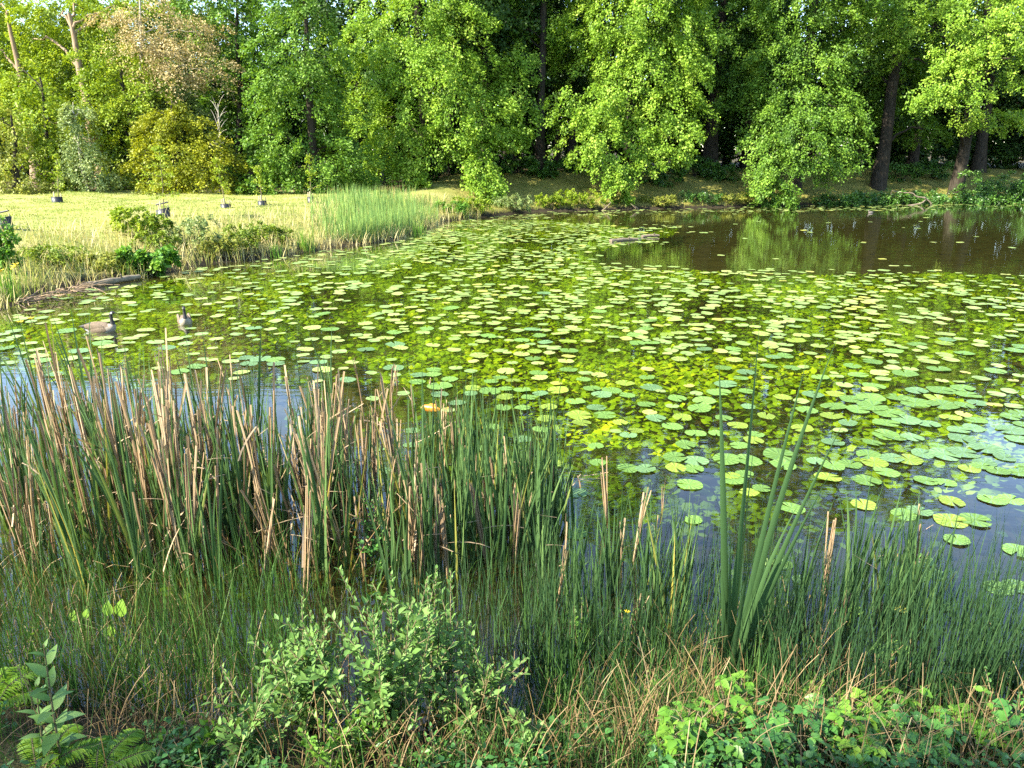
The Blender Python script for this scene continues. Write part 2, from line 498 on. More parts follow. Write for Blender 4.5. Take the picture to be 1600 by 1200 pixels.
nt.links.new(noise(nt, 9, 5, .7), b.inputs['Height']); nt.links.new(b.outputs[0], p.inputs['Normal'])
nt.links.new(p.outputs[0], out.inputs[0])
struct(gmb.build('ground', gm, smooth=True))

# water: mirror at a slant, clear olive when looked into
wm, nt, out = nodes('pond_water')
fr = nt.nodes.new('ShaderNodeLayerWeight'); fr.inputs['Blend'].default_value = .5
p5 = nt.nodes.new('ShaderNodeMath'); p5.operation = 'POWER'; p5.inputs[1].default_value = 4.2
nt.links.new(fr.outputs['Facing'], p5.inputs[0])
f0 = nt.nodes.new('ShaderNodeMapRange'); f0.inputs[3].default_value, f0.inputs[4].default_value = .05, 1.0
nt.links.new(p5.outputs[0], f0.inputs[0])
gl = nt.nodes.new('ShaderNodeBsdfGlossy'); gl.inputs['Roughness'].default_value = .012
gl.inputs['Color'].default_value = (.95, .97, 1, 1)
tp = nt.nodes.new('ShaderNodeBsdfTransparent'); tp.inputs['Color'].default_value = (.90, .92, .66, 1)
df = nt.nodes.new('ShaderNodeBsdfDiffuse'); df.inputs['Color'].default_value = (.075, .062, .016, 1)
body = nt.nodes.new('ShaderNodeMixShader'); body.inputs[0].default_value = .10
nt.links.new(tp.outputs[0], body.inputs[1]); nt.links.new(df.outputs[0], body.inputs[2])
mx = nt.nodes.new('ShaderNodeMixShader')
bp = nt.nodes.new('ShaderNodeBump'); bp.inputs['Strength'].default_value = .10; bp.inputs['Distance'].default_value = .02
nt.links.new(noise(nt, 3.2, 3, .5, 'Object', (.6, 1.6, 1)), bp.inputs['Height'])
nt.links.new(bp.outputs[0], fr.inputs['Normal']); nt.links.new(bp.outputs[0], gl.inputs['Normal'])
nt.links.new(f0.outputs[0], mx.inputs[0]); nt.links.new(body.outputs[0], mx.inputs[1]); nt.links.new(gl.outputs[0], mx.inputs[2])
nt.links.new(mx.outputs[0], out.inputs[0])
wx, wy = np.meshgrid(np.linspace(-24, 66, 10), np.linspace(2, 74, 9), indexing='ij')
i, j = np.meshgrid(np.arange(9), np.arange(8), indexing='ij')
wmb = MB().add(np.stack([wx, wy, np.zeros_like(wx)], -1).reshape(-1, 3), np.stack([i * 9 + j, (i + 1) * 9 + j, (i + 1) * 9 + j + 1, i * 9 + j + 1], -1).reshape(-1, 4))
struct(wmb.build('water', wm))

def ground_pt(x, y, Yd=None):
    """pixel -> point where that sight line meets the terrain"""
    u, v = (x - 800) / F_PX, (y - 600) / F_PX
    t = np.linspace(2, 110, 4000)
    px_, py_, pz = u * t, (CP - SP * v) * t, HC - (SP + CP * v) * t
    hit = np.argmax(pz <= np.maximum(gh(px_, py_), 0))
    return np.array([px_[hit], py_[hit], float(np.maximum(gh(px_[hit], py_[hit]), -1))])

# ------------------------------------------------------------------ trees
def sprays(mb, ctr, axis_xy, lobes, leaf=.24, per=46, density=1.0, droop=.45, bare=0.0, flat=.14, spread=1.0, front=True):
    """fill lobes (centre, radii) with drooping leaf sprays: each a flattened fan of small leaves"""
    for c, r in lobes:
        c, r = np.asarray(c, float), np.asarray(r, float)
        area = 4 * PI * (((r[0] * r[1]) ** 1.6 + (r[0] * r[2]) ** 1.6 + (r[1] * r[2]) ** 1.6) / 3) ** (1 / 1.6)
        n = max(16, int(area * density * .58))
        d = norm(rng.normal(size=(n, 3)) + np.array([0, -.3 if front else 0, .1]))
        rad = rng.uniform(.5, 1.06, n) ** .7
        lump = 1 + .16 * np.sin(d[:, 0] * 5 + c[0]) + .14 * np.sin(d[:, 2] * 6 + c[1])
        pos = c + d * r * (rad * lump)[:, None]
        outd = pos - np.array([axis_xy[0], axis_xy[1], 0]); outd[:, 2] = 0
        outd = norm(norm(outd) + .7 * norm((pos - c) * np.array([1, 1, 0])) + .35 * rng.normal(size=(n, 3)) * np.array([1, 1, 0]))
        dr = droop + rng.normal(0, .25, n)
        ax = norm(outd * np.cos(dr)[:, None] - np.array([0, 0, 1.]) * np.sin(dr)[:, None])
        up = norm(np.array([0, 0, 1.]) + outd * .35 + rng.normal(0, .25, (n, 3)))
        R = frames(ax, up)
        L = rng.uniform(.9, 2.1, n) * spread * min(1.0, r.mean() / 1.3)
        m = int(per * 1.45)
        q = rng.uniform(0, 1, (n, m)) ** .8
        loc = np.stack([rng.normal(0, .23, (n, m)) * (1.15 - .7 * q), q - .35, rng.normal(0, flat * .7, (n, m)) - .26 * q * q], -1) * L[:, None, None]
        lp = pos[:, None] + np.einsum('nij,nmj->nmi', R, loc)
        keep = np.ones((n, m), bool) if not bare else rng.random((n, m)) > bare
        ld = norm(ax[:, None] + rng.normal(0, .55, (n, m, 3)))
        ln = norm(up[:, None] * .75 + outd[:, None] * .55 + rng.normal(0, .45, (n, m, 3)))
        tint = np.clip(.48 + rng.normal(0, .19, (n, 1)) + rng.normal(0, .17, (n, m)), 0, 1)
        k = keep.ravel()
        lp, ld, ln, tint = lp.reshape(-1, 3)[k], ld.reshape(-1, 3)[k], ln.reshape(-1, 3)[k], tint.ravel()[k]
        stamp(mb, LEAF_V, LEAF_F, lp, frames(ld, ln), leaf * rng.uniform(.65, 1.3, len(lp)), tint)

def trunk_mb(base, top, r0, lobes, wob=.25, n_limb=14, tip=.25, limb=.22):
    mb = MB()
    base, top = np.asarray(base, float), np.asarray(top, float)
    s = np.linspace(0, 1, 9)
    pts = base + (top - base) * s[:, None]
    pts[1:, :2] += np.cumsum(rng.normal(0, wob * .3, (8, 2)), 0)
    rad = r0 * (1 - (1 - tip) * s); rad[0] *= 1.35
    pts = np.vstack([pts[0] - [0, 0, .4], pts]); rad = np.concatenate([[rad[0] * 1.2], rad])
    tube(mb, pts, rad, 9, .5)
    ids = rng.permutation(len(lobes))[:n_limb]
    for k in ids:
        c, r = lobes[k]
        c = np.asarray(c, float) + rng.normal(0, .3, 3) * np.asarray(r)
        hz = np.clip(c[2] - .35 * np.linalg.norm(c[:2] - base[:2]), base[2] + 1.2, top[2] * .95)
        f = np.clip((hz - base[2]) / (top[2] - base[2]), 0.05, .97)
        ii = f * 8 + 1
        a = pts[int(ii)] + (pts[min(int(ii) + 1, 9)] - pts[int(ii)]) * (ii - int(ii))
        mid = (a + c) / 2 + [0, 0, .5 + .1 * np.linalg.norm(c - a)]
        cp = curve_pts([a, mid, c], 8)
        cp[1:-1] += rng.normal(0, .1, (6, 3))
        rr = max(.05, r0 * limb * (1 - .5 * f))
        tube(mb, cp, np.linspace(rr, rr * .25, 8), 5, .5)
    return mb

def tree(name, label, base, top, r0, lobes, mat, leaf=.24, per=46, density=1.0, droop=.45, bark='bark', group=None, axis=None, bare=0., limbs=18, spread=1.0, flat=.14, wob=.25, tip=.25, cat='tree', limb=.28):
    base = np.asarray(base, float)
    root = empty(name, base, label, cat, group)
    trunk_mb(base, top, r0, lobes, wob, limbs, tip, limb).build('trunk', M[bark], root, smooth=True, origin=base)
    mb = MB()
    sprays(mb, None, (base if axis is None else axis)[:2], lobes, leaf, per, density, droop, bare, flat, spread)
    mb.build('crown', M[mat], root, origin=base)
    return root

def auto_lobes(base, h0, h1, rad, n, squash=.75, k=.5, shape=None):
    """lobes round an axis, from height h0 to h1 above base"""
    out = []
    for i in range(n):
        t = (i + .5) / n
        rr = rad * (np.interp(t, [0, .25, .6, 1], [.8, 1, .8, .3]) if shape is None else np.interp(t, np.linspace(0, 1, len(shape)), shape))
        a = i * 2.4 + rng.uniform(-.4, .4)
        lr = k * rr * rng.uniform(.85, 1.2) + .35
        d = max(rr - lr * .8, 0)
        out.append(((base[0] + d * math.cos(a), base[1] + d * math.sin(a), base[2] + h0 + (h1 - h0) * t), (lr, lr, lr * squash)))
    return out

def plobes(specs, Yd):
    """lobes given by where the photo shows them, each at its own distance and with real depth"""
    out = []
    for s in specs:
        x, y, rx, ry = s[:4]
        Yy = Yd + (s[4] if len(s) > 4 else 0)
        c = PD(x, y, Yy)
        m = Yy / 1.03 / F_PX
        out.append((c, (rx * m, (rx + ry) * .5 * m * .85, ry * m)))
    return out

def onland(x, y, Yd):
    p = PD(x, y, Yd)
    return np.array([p[0], p[1], float(gh(p[0], p[1]))])

# --- the front row on the far bank
Y2 = 57.0
b1 = onland(492, 300, 51)
L1 = plobes([(465, 20, 48, 45, 0), (440, 85, 48, 45, -1), (500, 95, 45, 48, 1), (425, 160, 38, 40, -1), (480, 165, 55, 45, 0), (530, 170, 35, 48, 1.5), (430, 225, 42, 34, -1), (490, 235, 60, 42, -.5), (545, 245, 40, 40, .8),
             (450, 280, 45, 24, -.5), (515, 285, 48, 24, -.5), (565, 285, 34, 20, .5), (462, -20, 34, 30, 0)], 51)
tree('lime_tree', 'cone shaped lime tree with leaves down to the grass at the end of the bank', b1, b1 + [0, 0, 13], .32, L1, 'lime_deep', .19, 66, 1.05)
b2 = onland(665, 276, 58)
L2 = plobes([(640, 25, 75, 55, -1), (715, 45, 55, 55, -1), (570, 60, 45, 40, 1), (600, 105, 70, 45, -1.5), (680, 115, 70, 50, -2.5), (740, 120, 35, 45, -1), (580, 175, 45, 45, 1), (640, 185, 60, 42, -2.5), (715, 185, 65, 45, -2.8), (770, 190, 38, 38, -2),
             (625, 235, 48, 30, -2), (690, 222, 45, 24, -3), (745, 225, 30, 20, -3), (785, 215, 24, 20, -2), (640, 268, 30, 20, -3), (600, 235, 35, 40, 1),
             (748, 262, 26, 20, -4), (757, 288, 27, 22, -4.5), (770, 315, 22, 18, -4.6), (660, 295, 22, 10, -3.5)], 57)
L2 += auto_lobes(b2 + [0, 0, 13], 0, 15, 5.2, 9)
tree('lime_tree', 'broad sunlit lime tree with a low branch hanging to the reeds', b2, b2 + [0, 0, 24], .42, L2, 'lime', .195, 70, 1.08, .5)
b3 = onland(844, 268, 61)
L3 = plobes([(745, 20, 42, 38, 0), (790, 10, 40, 35, 2), (815, 105, 36, 30, -3), (800, 145, 36, 36, -3.5), (825, 180, 26, 30, -3.5), (800, 210, 34, 20, -3.5), (790, 60, 30, 25, 2), (850, 60, 34, 40, 3), (770, 95, 30, 30, 3)], 61)
L3 += auto_lobes(b3 + [0, 0, 14], 0, 10, 4.5, 6)
tree('lime_tree', 'lime tree with a straight bare trunk and one bright spray of leaves before it', b3, b3 + [0, 0, 24], .38, L3, 'lime', .195, 66, 1.05, .5)
b4 = onland(985, 268, 61)
L4 = plobes([(900, 30, 50, 45, 1), (960, 25, 60, 50, -1), (1030, 25, 65, 55, -2), (1085, 60, 45, 55, -1), (905, 90, 45, 45, 1), (965, 95, 55, 45, -1), (1035, 105, 60, 48, -2.5), (1080, 120, 35, 40, -2), (890, 170, 34, 34, -4), (935, 165, 45, 40, -4),
             (930, 205, 55, 36, -5), (990, 160, 50, 45, -1), (1050, 165, 50, 40, -3), (1055, 210, 42, 34, -4), (1000, 215, 40, 30, -3.5), (1025, 245, 38, 20, -4.5), (945, 245, 42, 26, -5.2), (960, 275, 30, 20, -5.6), (968, 300, 20, 16, -5.8), (1068, 240, 20, 14, -4)], 61)
L4 += auto_lobes(b4 + [0, 0, 13], 0, 17, 5.8, 11)
tree('lime_tree', 'tall lime tree whose bright lowest spray drops to the pond bank', b4, b4 + [0, 0, 29], .45, L4, 'lime', .195, 70, 1.08, .55)
b5 = onland(1245, 262, 63)
L5 = plobes([(1160, 30, 55, 50, 1), (1230, 30, 60, 50, 0), (1300, 45, 50, 50, 0), (1155, 100, 45, 45, 1), (1220, 105, 55, 45, -1), (1285, 115, 50, 45, -1), (1170, 165, 40, 35, 0), (1230, 165, 50, 38, -2.5), (1295, 170, 48, 36, -2.5), (1325, 205, 42, 30, -3.5),
             (1260, 215, 60, 36, -4.5), (1195, 225, 34, 30, -4), (1325, 240, 32, 18, -4), (1220, 262, 50, 24, -5.5), (1275, 258, 34, 20, -5), (1205, 295, 34, 20, -6.2), (1225, 312, 22, 11, -6.5), (1190, 275, 24, 22, -6)], 63)
L5 += auto_lobes(b5 + [0, 0, 14], 0, 20, 6.2, 12)
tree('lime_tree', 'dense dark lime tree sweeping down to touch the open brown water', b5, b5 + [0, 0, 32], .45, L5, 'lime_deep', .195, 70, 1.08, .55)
b6 = onland(1502, 245, 67)
L6 = plobes([(1400, 25, 50, 35, -4), (1450, 10, 45, 30, -2), (1530, 20, 60, 35, -7), (1590, 40, 50, 40, -8), (1500, 80, 48, 30, -7), (1560, 85, 50, 30, -8), (1490, 120, 40, 22, -8), (1455, 150, 36, 16, -8.5), (1520, 140, 45, 18, -8), (1610, 100, 40, 40, -6), (1550, 185, 50, 14, -4), (1590, 190, 40, 20, -3), (1390, 60, 35, 28, -3)], 67)
L6 += auto_lobes(b6 + [0, 0, 15], 0, 17, 6, 10)
tree('lime_tree', 'lime tree with layered bright sprays above the darkest part of the bank', b6, b6 + [0, 0, 30], .5, L6, 'lime', .195, 66, 1.05, .4)
b7 = onland(1376, 258, 67)
L7 = plobes([(1400, 120, 55, 45, 2), (1350, 40, 50, 50, 2), (1440, 80, 45, 45, 3), (1400, 185, 50, 35, 3), (1340, 120, 35, 45, 2.5), (1450, 205, 40, 25, 2)], 67) + auto_lobes(b7 + [0, 0, 14], 0, 20, 5.6, 10)
tree('lime_tree', 'shaded lime tree with a thick dark trunk between the dense and the layered lime', b7, b7 + [0, 0, 32], .55, L7, 'lime_deep', .25, 42, .9, .45)

# --- trunks and crowns of the row behind, one by one
row = [(706, 262, 62, .36, 'thick brown trunk behind the broad sunlit lime, above the clipped bush', 'wood'),
       (758, 262, 60, .45, 'thick sunlit trunk beside the hanging branch of the broad lime', 'wood'),
       (799, 262, 64, .38, 'shaded trunk between the hanging branch and the straight bare trunk', 'wood'),
       (893, 262, 67, .40, 'shaded trunk half hidden behind the bright lowest spray', 'wood'),
       (1109, 255, 68, .62, 'broad grey trunk in the gap between the two big drooping limes', 'wood'),
       (1165, 250, 74, .45, 'reddish dark trunk deep in the gap beside the dense dark lime', 'wood'),
       (1425, 252, 74, .45, 'slim black trunk behind the shaded lime at the dark end of the wood', 'wood'),
       (1532, 245, 76, .55, 'pale lit trunk above the big clipped bush at the dark end', 'wood')]
for x, y, Yd, r, lab, mt in row:  # crowns take the darkened leaf, so the shadow gaps sit in their colour
    b_ = onland(x, y, Yd)
    lob = auto_lobes(b_, 6.5, 24, 4.2, 11, .8, .5)
    tree('lime_tree', lab, b_, b_ + [rng.normal(0, .4), rng.normal(0, .4), 23], r, lob, mt, .30, 34, .75, .4)

# --- the wood behind: one tree of each build, then copies
def clone(root, loc, rz, sc, label=None, group=None):
    r = root.copy(); COL.objects.link(r)
    r.location, r.rotation_euler, r.scale = loc, (0, 0, rz), (sc, sc, sc)
    if label: r['label'] = label
    if group: r['group'] = group
    for ch in list(root.children):
        c = ch.copy(); COL.objects.link(c); c.parent = r
        for g in ch.children:
            d = g.copy(); COL.objects.link(d); d.parent = c
    return r

WG = 'trees deep in the shaded wood'
WL = 'tall shaded tree deep in the wood behind the row of limes'
protos = []
for k in range(3):
    b_ = np.array([0., 0., 0.])
    lob = auto_lobes(b_, 3.5, 22, 4.6, 14, .8, .52)
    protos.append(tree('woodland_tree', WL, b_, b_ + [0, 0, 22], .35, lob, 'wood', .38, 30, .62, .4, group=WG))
spots = [(560, 66), (615, 72), (660, 76), (735, 74), (830, 80), (870, 74), (950, 78), (1035, 80), (1075, 74), (1135, 86), (1215, 80), (1290, 84), (1340, 78), (1460, 84), (1500, 90), (1575, 84), (1640, 80), (1690, 74), (520, 72), (790, 90), (930, 92), (1060, 95), (1180, 98), (1390, 96)]
for n_, (x, Yd) in enumerate(spots):
    q = PD(x, 250, Yd); loc = (q[0], q[1], float(gh(q[0], q[1])))
    if n_ < 3:
        protos[n_].location = loc; protos[n_].rotation_euler = (0, 0, n_ * 2.1)
    else:
        clone(protos[n_ % 3], loc, rng.uniform(0, 6.28), rng.uniform(.95, 1.2))
# trees on the near bank behind the photographer, whose broken shade falls over the reeds
for n_, (x, y, hgt) in enumerate([(-25, -7.5, 13), (-19.5, -6.5, 13.5), (-14.5, -7.0, 12.5), (-10, -5.6, 12), (-6, -4.6, 9.5)]):
    b_ = np.array([x, y, float(gh(x, y))])
    lob = auto_lobes(b_, 3.0, hgt, 2.9, 12, .7, .42)
    tree('alder_tree', 'loose alder on the near bank outside the picture, number %s from the meadow' % ('one', 'two', 'three', 'four', 'five')[n_], b_, b_ + [0, 0, hgt], .22, lob, 'mid', .2, 26, .36, .4, group='alders on the near bank')
# understorey that closes the wood off
mb = MB()
for x in np.arange(-150, 1800, 38):
    for Yd, zz in ((80, 1.6), (83, 4.0), (88, 6.2), (94, 8.6), (100, 12), (102, 3)):
        q = PD(x + rng.uniform(-20, 20), 250, (Yd if x > 400 else Yd - 13) + rng.uniform(-3, 3))
        zg = float(gh(q[0], q[1]))
        sprays(mb, None, (q[0], q[1] + 6), [((q[0], q[1], zg + zz + rng.uniform(-.8, .8)), (3.2, 1.8, 2.6))], .42, 30, .6, .3)
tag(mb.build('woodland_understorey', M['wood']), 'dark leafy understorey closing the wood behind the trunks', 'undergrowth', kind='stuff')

# --- left side, behind the meadow
def ltree(name, label, x, ybase, Yd, specs, mat, r0, top_px, bark='bark', leaf=.22, per=46, dens=1.0, droop=.35, extra=None, **kw):
    b_ = onland(x, ybase, Yd)
    tp_ = PD(top_px[0], top_px[1], Yd)
    return tree(name, label, b_, tp_, r0, plobes(specs, Yd) + (extra or []), mat, leaf, per, dens, droop, bark, **kw)

ltree('willow_tree', 'big willow with a bare leaning tan trunk rising out of the shrubs', 165, 300, 56, [(50, 50, 34, 30, 2.5), (95, 70, 30, 30, 2.5), (165, 30, 46, 35, 1), (190, 75, 40, 40, 1), (65, 130, 40, 36, 2), (140, 165, 40, 26, 2), (135, 10, 30, 16, 2.5), (60, 20, 36, 24, 1), (200, 20, 45, 30, 2), (190, 120, 40, 36), (20, 160, 50, 34, 2), (80, 200, 50, 40, 2.5), (110, 100, 40, 34, 2.5), (240, 20, 40, 30, 3)], 'yellow', .5, (98, 20), 'bark_warm', .19, 64, 1.15, limbs=7, limb=.4)
ltree('willow_tree', 'second leaning willow with a forked tan trunk at the edge of the wood', 62, 300, 57, [(15, 125, 40, 26, 2.5), (-20, 60, 40, 40, 2), (55, 105, 24, 24, 2.5), (0, 10, 30, 20, 2), (-40, 130, 50, 40, 2), (25, 170, 40, 26)], 'yellow', .4, (10, 20), 'bark_warm', .19, 64, 1.1, limbs=5, limb=.4)
ltree('young_oak', 'tan leaved half bare tree with pale forking branches', 232, 300, 55.5, [(195, 45, 36, 28), (235, 25, 44, 26, -1), (275, 55, 44, 32), (215, 80, 38, 30, -1), (290, 95, 48, 32, -1), (325, 115, 38, 26), (265, 118, 44, 24, -1.5), (305, 55, 34, 28, 1), (240, 70, 34, 26, -1.5)], 'tan_leaf', .2, (222, -10), 'twig_pale', .15, 52, 1.25, limbs=16, bare=.2, limb=.42)
ltree('sycamore_tree', 'mid green rounded tree below the tan leaved tree', 225, 305, 54, [(165, 120, 40, 30), (200, 105, 34, 30, 1), (225, 150, 45, 30), (175, 165, 45, 34), (150, 200, 40, 34, 1), (210, 195, 40, 30, 1), (185, 235, 36, 30, .5), (200, 275, 40, 28, .5)], 'yellow', .25, (190, 110), leaf=.19, per=60, dens=1.1)
ltree('whitebeam_tree', 'silvery pale green tree top rising behind the golden bush', 262, 305, 57, [(255, 150, 34, 22), (285, 165, 30, 22), (235, 172, 24, 18), (305, 190, 34, 20, .5)], 'pale', .2, (262, 130))
ltree('maple_tree', 'bright yellow green tree with layered leaves beside the birch', 80, 308, 51, [(50, 160, 45, 26), (25, 130, 45, 30, 1), (70, 190, 40, 22, -1), (85, 225, 32, 26, -.5), (55, 255, 34, 26), (90, 270, 30, 24, -.5), (110, 290, 24, 16, -.5)], 'yellow', .2, (60, 120))
ltree('birch_tree', 'slender birch with white stem and soft grey green leaves', 140, 310, 49, [(125, 190, 18, 24), (115, 225, 26, 26), (140, 250, 30, 28), (120, 265, 20, 20, -.3), (155, 285, 30, 20), (110, 180, 12, 16)], 'pale', .09, (112, 160), 'twig_pale', .16, 46, 1.1, .6)
ltree('hawthorn_tree', 'olive tangled tree at the meadow edge beside the yellow green tree', 25, 312, 48, [(-5, 200, 40, 34), (25, 225, 30, 34, .5), (-20, 260, 40, 40), (25, 275, 38, 30), (50, 295, 25, 16, -.5), (5, 300, 40, 14, -.5)], 'olive', .2, (15, 180), 'bark', .17, 46, 1.0)
ltree('yew_tree', 'dense golden green yew bush at the back of the meadow', 285, 305, 50, [(270, 185, 28, 20), (245, 205, 32, 26), (290, 205, 34, 26), (235, 245, 34, 32), (280, 245, 40, 34, -1), (325, 235, 32, 32), (255, 285, 44, 24, -.8), (310, 280, 46, 28, -.8), (350, 262, 26, 26), (365, 290, 24, 16), (275, 170, 12, 10)], 'gold', .25, (275, 170), 'bark', .16, 70, 2.0, .3)
ltree('ash_tree', 'dark green ash standing behind the golden bush', 375, 300, 60, [(330, 20, 60, 40), (390, 30, 40, 45, 1), (370, 85, 46, 40), (390, 130, 40, 40), (350, 150, 34, 36, 1), (385, 185, 36, 40), (375, 240, 34, 40), (390, 285, 30, 24)], 'lime_deep', .32, (370, -20), leaf=.26, per=42)
ltree('ash_tree', 'tall loose green ash behind the leaning willow', 250, 300, 66, [(300, 10, 55, 34), (250, -10, 40, 30), (340, 60, 36, 34), (120, 40, 60, 40), (30, 30, 50, 30), (130, 95, 60, 50), (60, 70, 50, 40), (200, 60, 60, 50), (-30, 60, 60, 50), (280, 100, 60, 50), (230, 160, 60, 40), (60, 170, 70, 50), (340, 130, 50, 40)], 'mid', .32, (260, -30), leaf=.24, per=46, dens=1.1)
ltree('hazel_bush', 'low dark green bush between the birch and the golden bush', 190, 310, 52, [(185, 290, 36, 20), (215, 265, 30, 26), (165, 265, 26, 26, 1), (230, 295, 26, 16)], 'mid', .12, (190, 250), cat='bush')
ltree('elder_bush', 'dark bush at the foot of the cone shaped lime', 400, 308, 50, [(400, 290, 34, 18), (425, 270, 24, 22, 1), (375, 300, 26, 12)], 'lime_deep', .1, (400, 268), cat='bush')
# bare little tree
b_ = onland(343, 305, 52)
tp_ = PD(340, 162, 52)
mb = MB()
tube(mb, curve_pts([b_ - [0, 0, .3], (b_ + tp_) / 2 + [.15, 0, 0], tp_], 10), np.linspace(.06, .015, 10), 6)
for k in range(22):
    f = rng.uniform(.4, .97); a = b_ + (tp_ - b_) * f
    e = a + [rng.uniform(-.8, .8), rng.uniform(-.6, .6), rng.uniform(.3, 1.2)]
    tube(mb, curve_pts([a, (a + e) / 2 + [0, 0, .15], e], 6), np.linspace(.018, .007, 6), 4)
tag(mb.build('bare_tree', M['twig_pale'], origin=b_), 'small leafless dead tree with upright pale twigs above the golden bush', 'tree')
# farther wood behind the left side
pr = []
for n_, (x, Yd, sc) in enumerate([(-60, 66, .62), (20, 72, .62), (90, 70, .58), (160, 74, .64), (220, 72, .6), (300, 74, .66), (360, 70, .66), (420, 68, .68), (470, 76, .7), (-130, 66, .6), (200, 80, .7), (60, 82, .7), (330, 82, .75)]):
    q = PD(x, 300, Yd)
    clone(protos[n_ % 3], (q[0], q[1], float(gh(q[0], q[1]))), rng.uniform(0, 6.28), sc, 'tree of the farther wood behind the meadow shrubs', 'trees of the wood behind the meadow')

# --- clipped and loose bushes along the far bank
bush = [(705, 277, 60, 27, 15, 'dark clipped bush between two brown trunks'), (662, 288, 57, 30, 17, 'rounded sunlit bush at the foot of the broad lime'),
        (762, 276, 60, 24, 12, 'low clipped bush behind the hanging branch'), (806, 273, 61, 25, 13, 'square dark bush beside the lit clipped bush'),
        (849, 271, 60, 23, 13, 'clipped bush with sunlit leaves before the straight bare trunk'), (892, 273, 63, 24, 12, 'dark clipped bush behind the bright lowest spray'),
        (1030, 265, 61, 34, 15, 'low dark bush under the tall drooping lime'), (1085, 262, 64, 36, 15, 'loose dark bush beneath the broad grey trunk'), (1125, 262, 64, 26, 12, 'small bush with a few lit leaves right of the broad grey trunk'),
        (1545, 240, 66, 42, 22, 'large square clipped bush below the pale lit trunk'), (1415, 244, 70, 42, 15, 'long low dark hedge bush under the shaded lime'), (1465, 240, 72, 30, 14, 'dim bush between the long hedge and the large square bush'), (560, 288, 57, 22, 12, 'small dark bush behind the cone shaped lime')]
for x, y, Yd, rx, ry, lab in bush:
    b_ = onland(x, y, Yd)
    m_ = Yd / F_PX
    c = b_ + [0, 0, ry * m_ * .95]
    lob = [(c + [dx * rx * m_ * .5, rng.normal(0, .2), 0], (rx * m_ * .62, .75, ry * m_ * 1.0)) for dx in (-1, 0, 1)]
    root = empty('hedge_bush', b_, lab, 'bush')
    tmb = MB()
    for k in range(5):
        e = c + [rng.uniform(-.8, .8) * rx * m_ * .7, rng.uniform(-.4, .4), rng.uniform(0, .6) * ry * m_]
        tube(tmb, [b_ + [rng.uniform(-.2, .2), 0, -.1], (b_ + e) / 2, e], [.04, .03, .015], 5)
    tmb.build('stems', M['bark'], root, origin=b_)
    mb = MB(); sprays(mb, None, b_[:2], lob, .15, 60, 1.7, .1, 0, .2, .6)
    mb.build('foliage', M['hedge'], root, origin=b_)
# loose shrubs by the water at the dark end
for x, y, Yd, rx, ry, lab in [(1568, 300, 63, 40, 30, 'wild shrub leaning over the water past the fallen branch'), (1620, 300, 62, 45, 40, 'tall wild shrub at the far end of the dark water'), (1510, 305, 63, 30, 12, 'low nettle clump at the water beside the fallen branch'),
                              (1445, 300, 62, 40, 13, 'thick green nettles behind the fallen branch'), (1375, 300, 61, 40, 13, 'dark nettles on the bank above the small grey duck'), (1315, 303, 60, 34, 12, 'low dark leaves on the bank beside the sweeping dense lime')]:
    b_ = onland(x, y, Yd)
    m_ = Yd / F_PX
    root = empty('bank_shrub', b_, lab, 'shrub')
    lob = [(b_ + [dx * rx * m_ * .5, rng.normal(-.3, .3), ry * m_ * rng.uniform(.4, 1.0)], (rx * m_ * .55, .9, ry * m_ * .8)) for dx in (-1.1, -.4, .3, 1)]
    tmb = MB()
    for k in range(8):
        e = b_ + [rng.uniform(-.8, .8) * rx * m_, rng.uniform(-.4, .2), ry * m_ * rng.uniform(.6, 1.4)]
        tube(tmb, [b_ + [rng.uniform(-.6, .6) * rx * m_, 0, -.1], (b_ + e) / 2, e], [.03, .02, .01], 4)
    tmb.build('stems', M['twig'], root, origin=b_)
    mb = MB(); sprays(mb, None, b_[:2], lob, .16, 52, 1.4, .3, 0, .2, .7)
    mb.build('foliage', M['hedge'], root, origin=b_)

# ------------------------------------------------------------------ water lilies
def pad_template(seed, n=18):
    r_ = np.random.default_rng(seed)
    notch = .32
    th = np.linspace(notch * .5, 2 * PI - notch * .5, n)
    rr = .5 * (1 + .05 * np.sin(2 * th + r_.uniform(0, 6)) + .035 * np.sin(5 * th + r_.uniform(0, 6)) + r_.normal(0, .012, n))
    rr[0] *= .92; rr[-1] *= .92
    rim = np.stack([rr * np.cos(th), rr * np.sin(th), .012 * np.sin(3 * th + r_.uniform(0, 6)) + .012], -1)
    mid = rim * np.array([.6, .6, 0]) + [0, 0, .008 * 1]
    v = np.vstack([[[.03, 0, .002]], mid, rim])
    f3 = [[0, 1 + k, 2 + k] for k in range(n - 1)]
    f4 = [[1 + k, 1 + n + k, 2 + n + k, 2 + k] for k in range(n - 1)]
    return v, np.array(f3), np.array(f4)
PT = [pad_template(k) for k in range(6)]
PADME = {}
for ck in PADM:
    for k, (v, f3, f4) in enumerate(PT):
        PADME[ck, k] = MB().add(v, f3).add(np.zeros((0, 3)), np.zeros((0, 4), int)).mesh('lily_pad', PADM[ck], True) if False else None
        mb = MB(); mb.add(v, f3)
        mb.v.append(np.zeros((0, 3), np.float32)); mb.f.append(np.asarray(f4)); mb.t.append(np.full(len(f4), .5, np.float32)); mb.m.append(np.zeros(len(f4), np.int32))
        PADME[ck, k] = mb.mesh('lily_pad', PADM[ck], True)

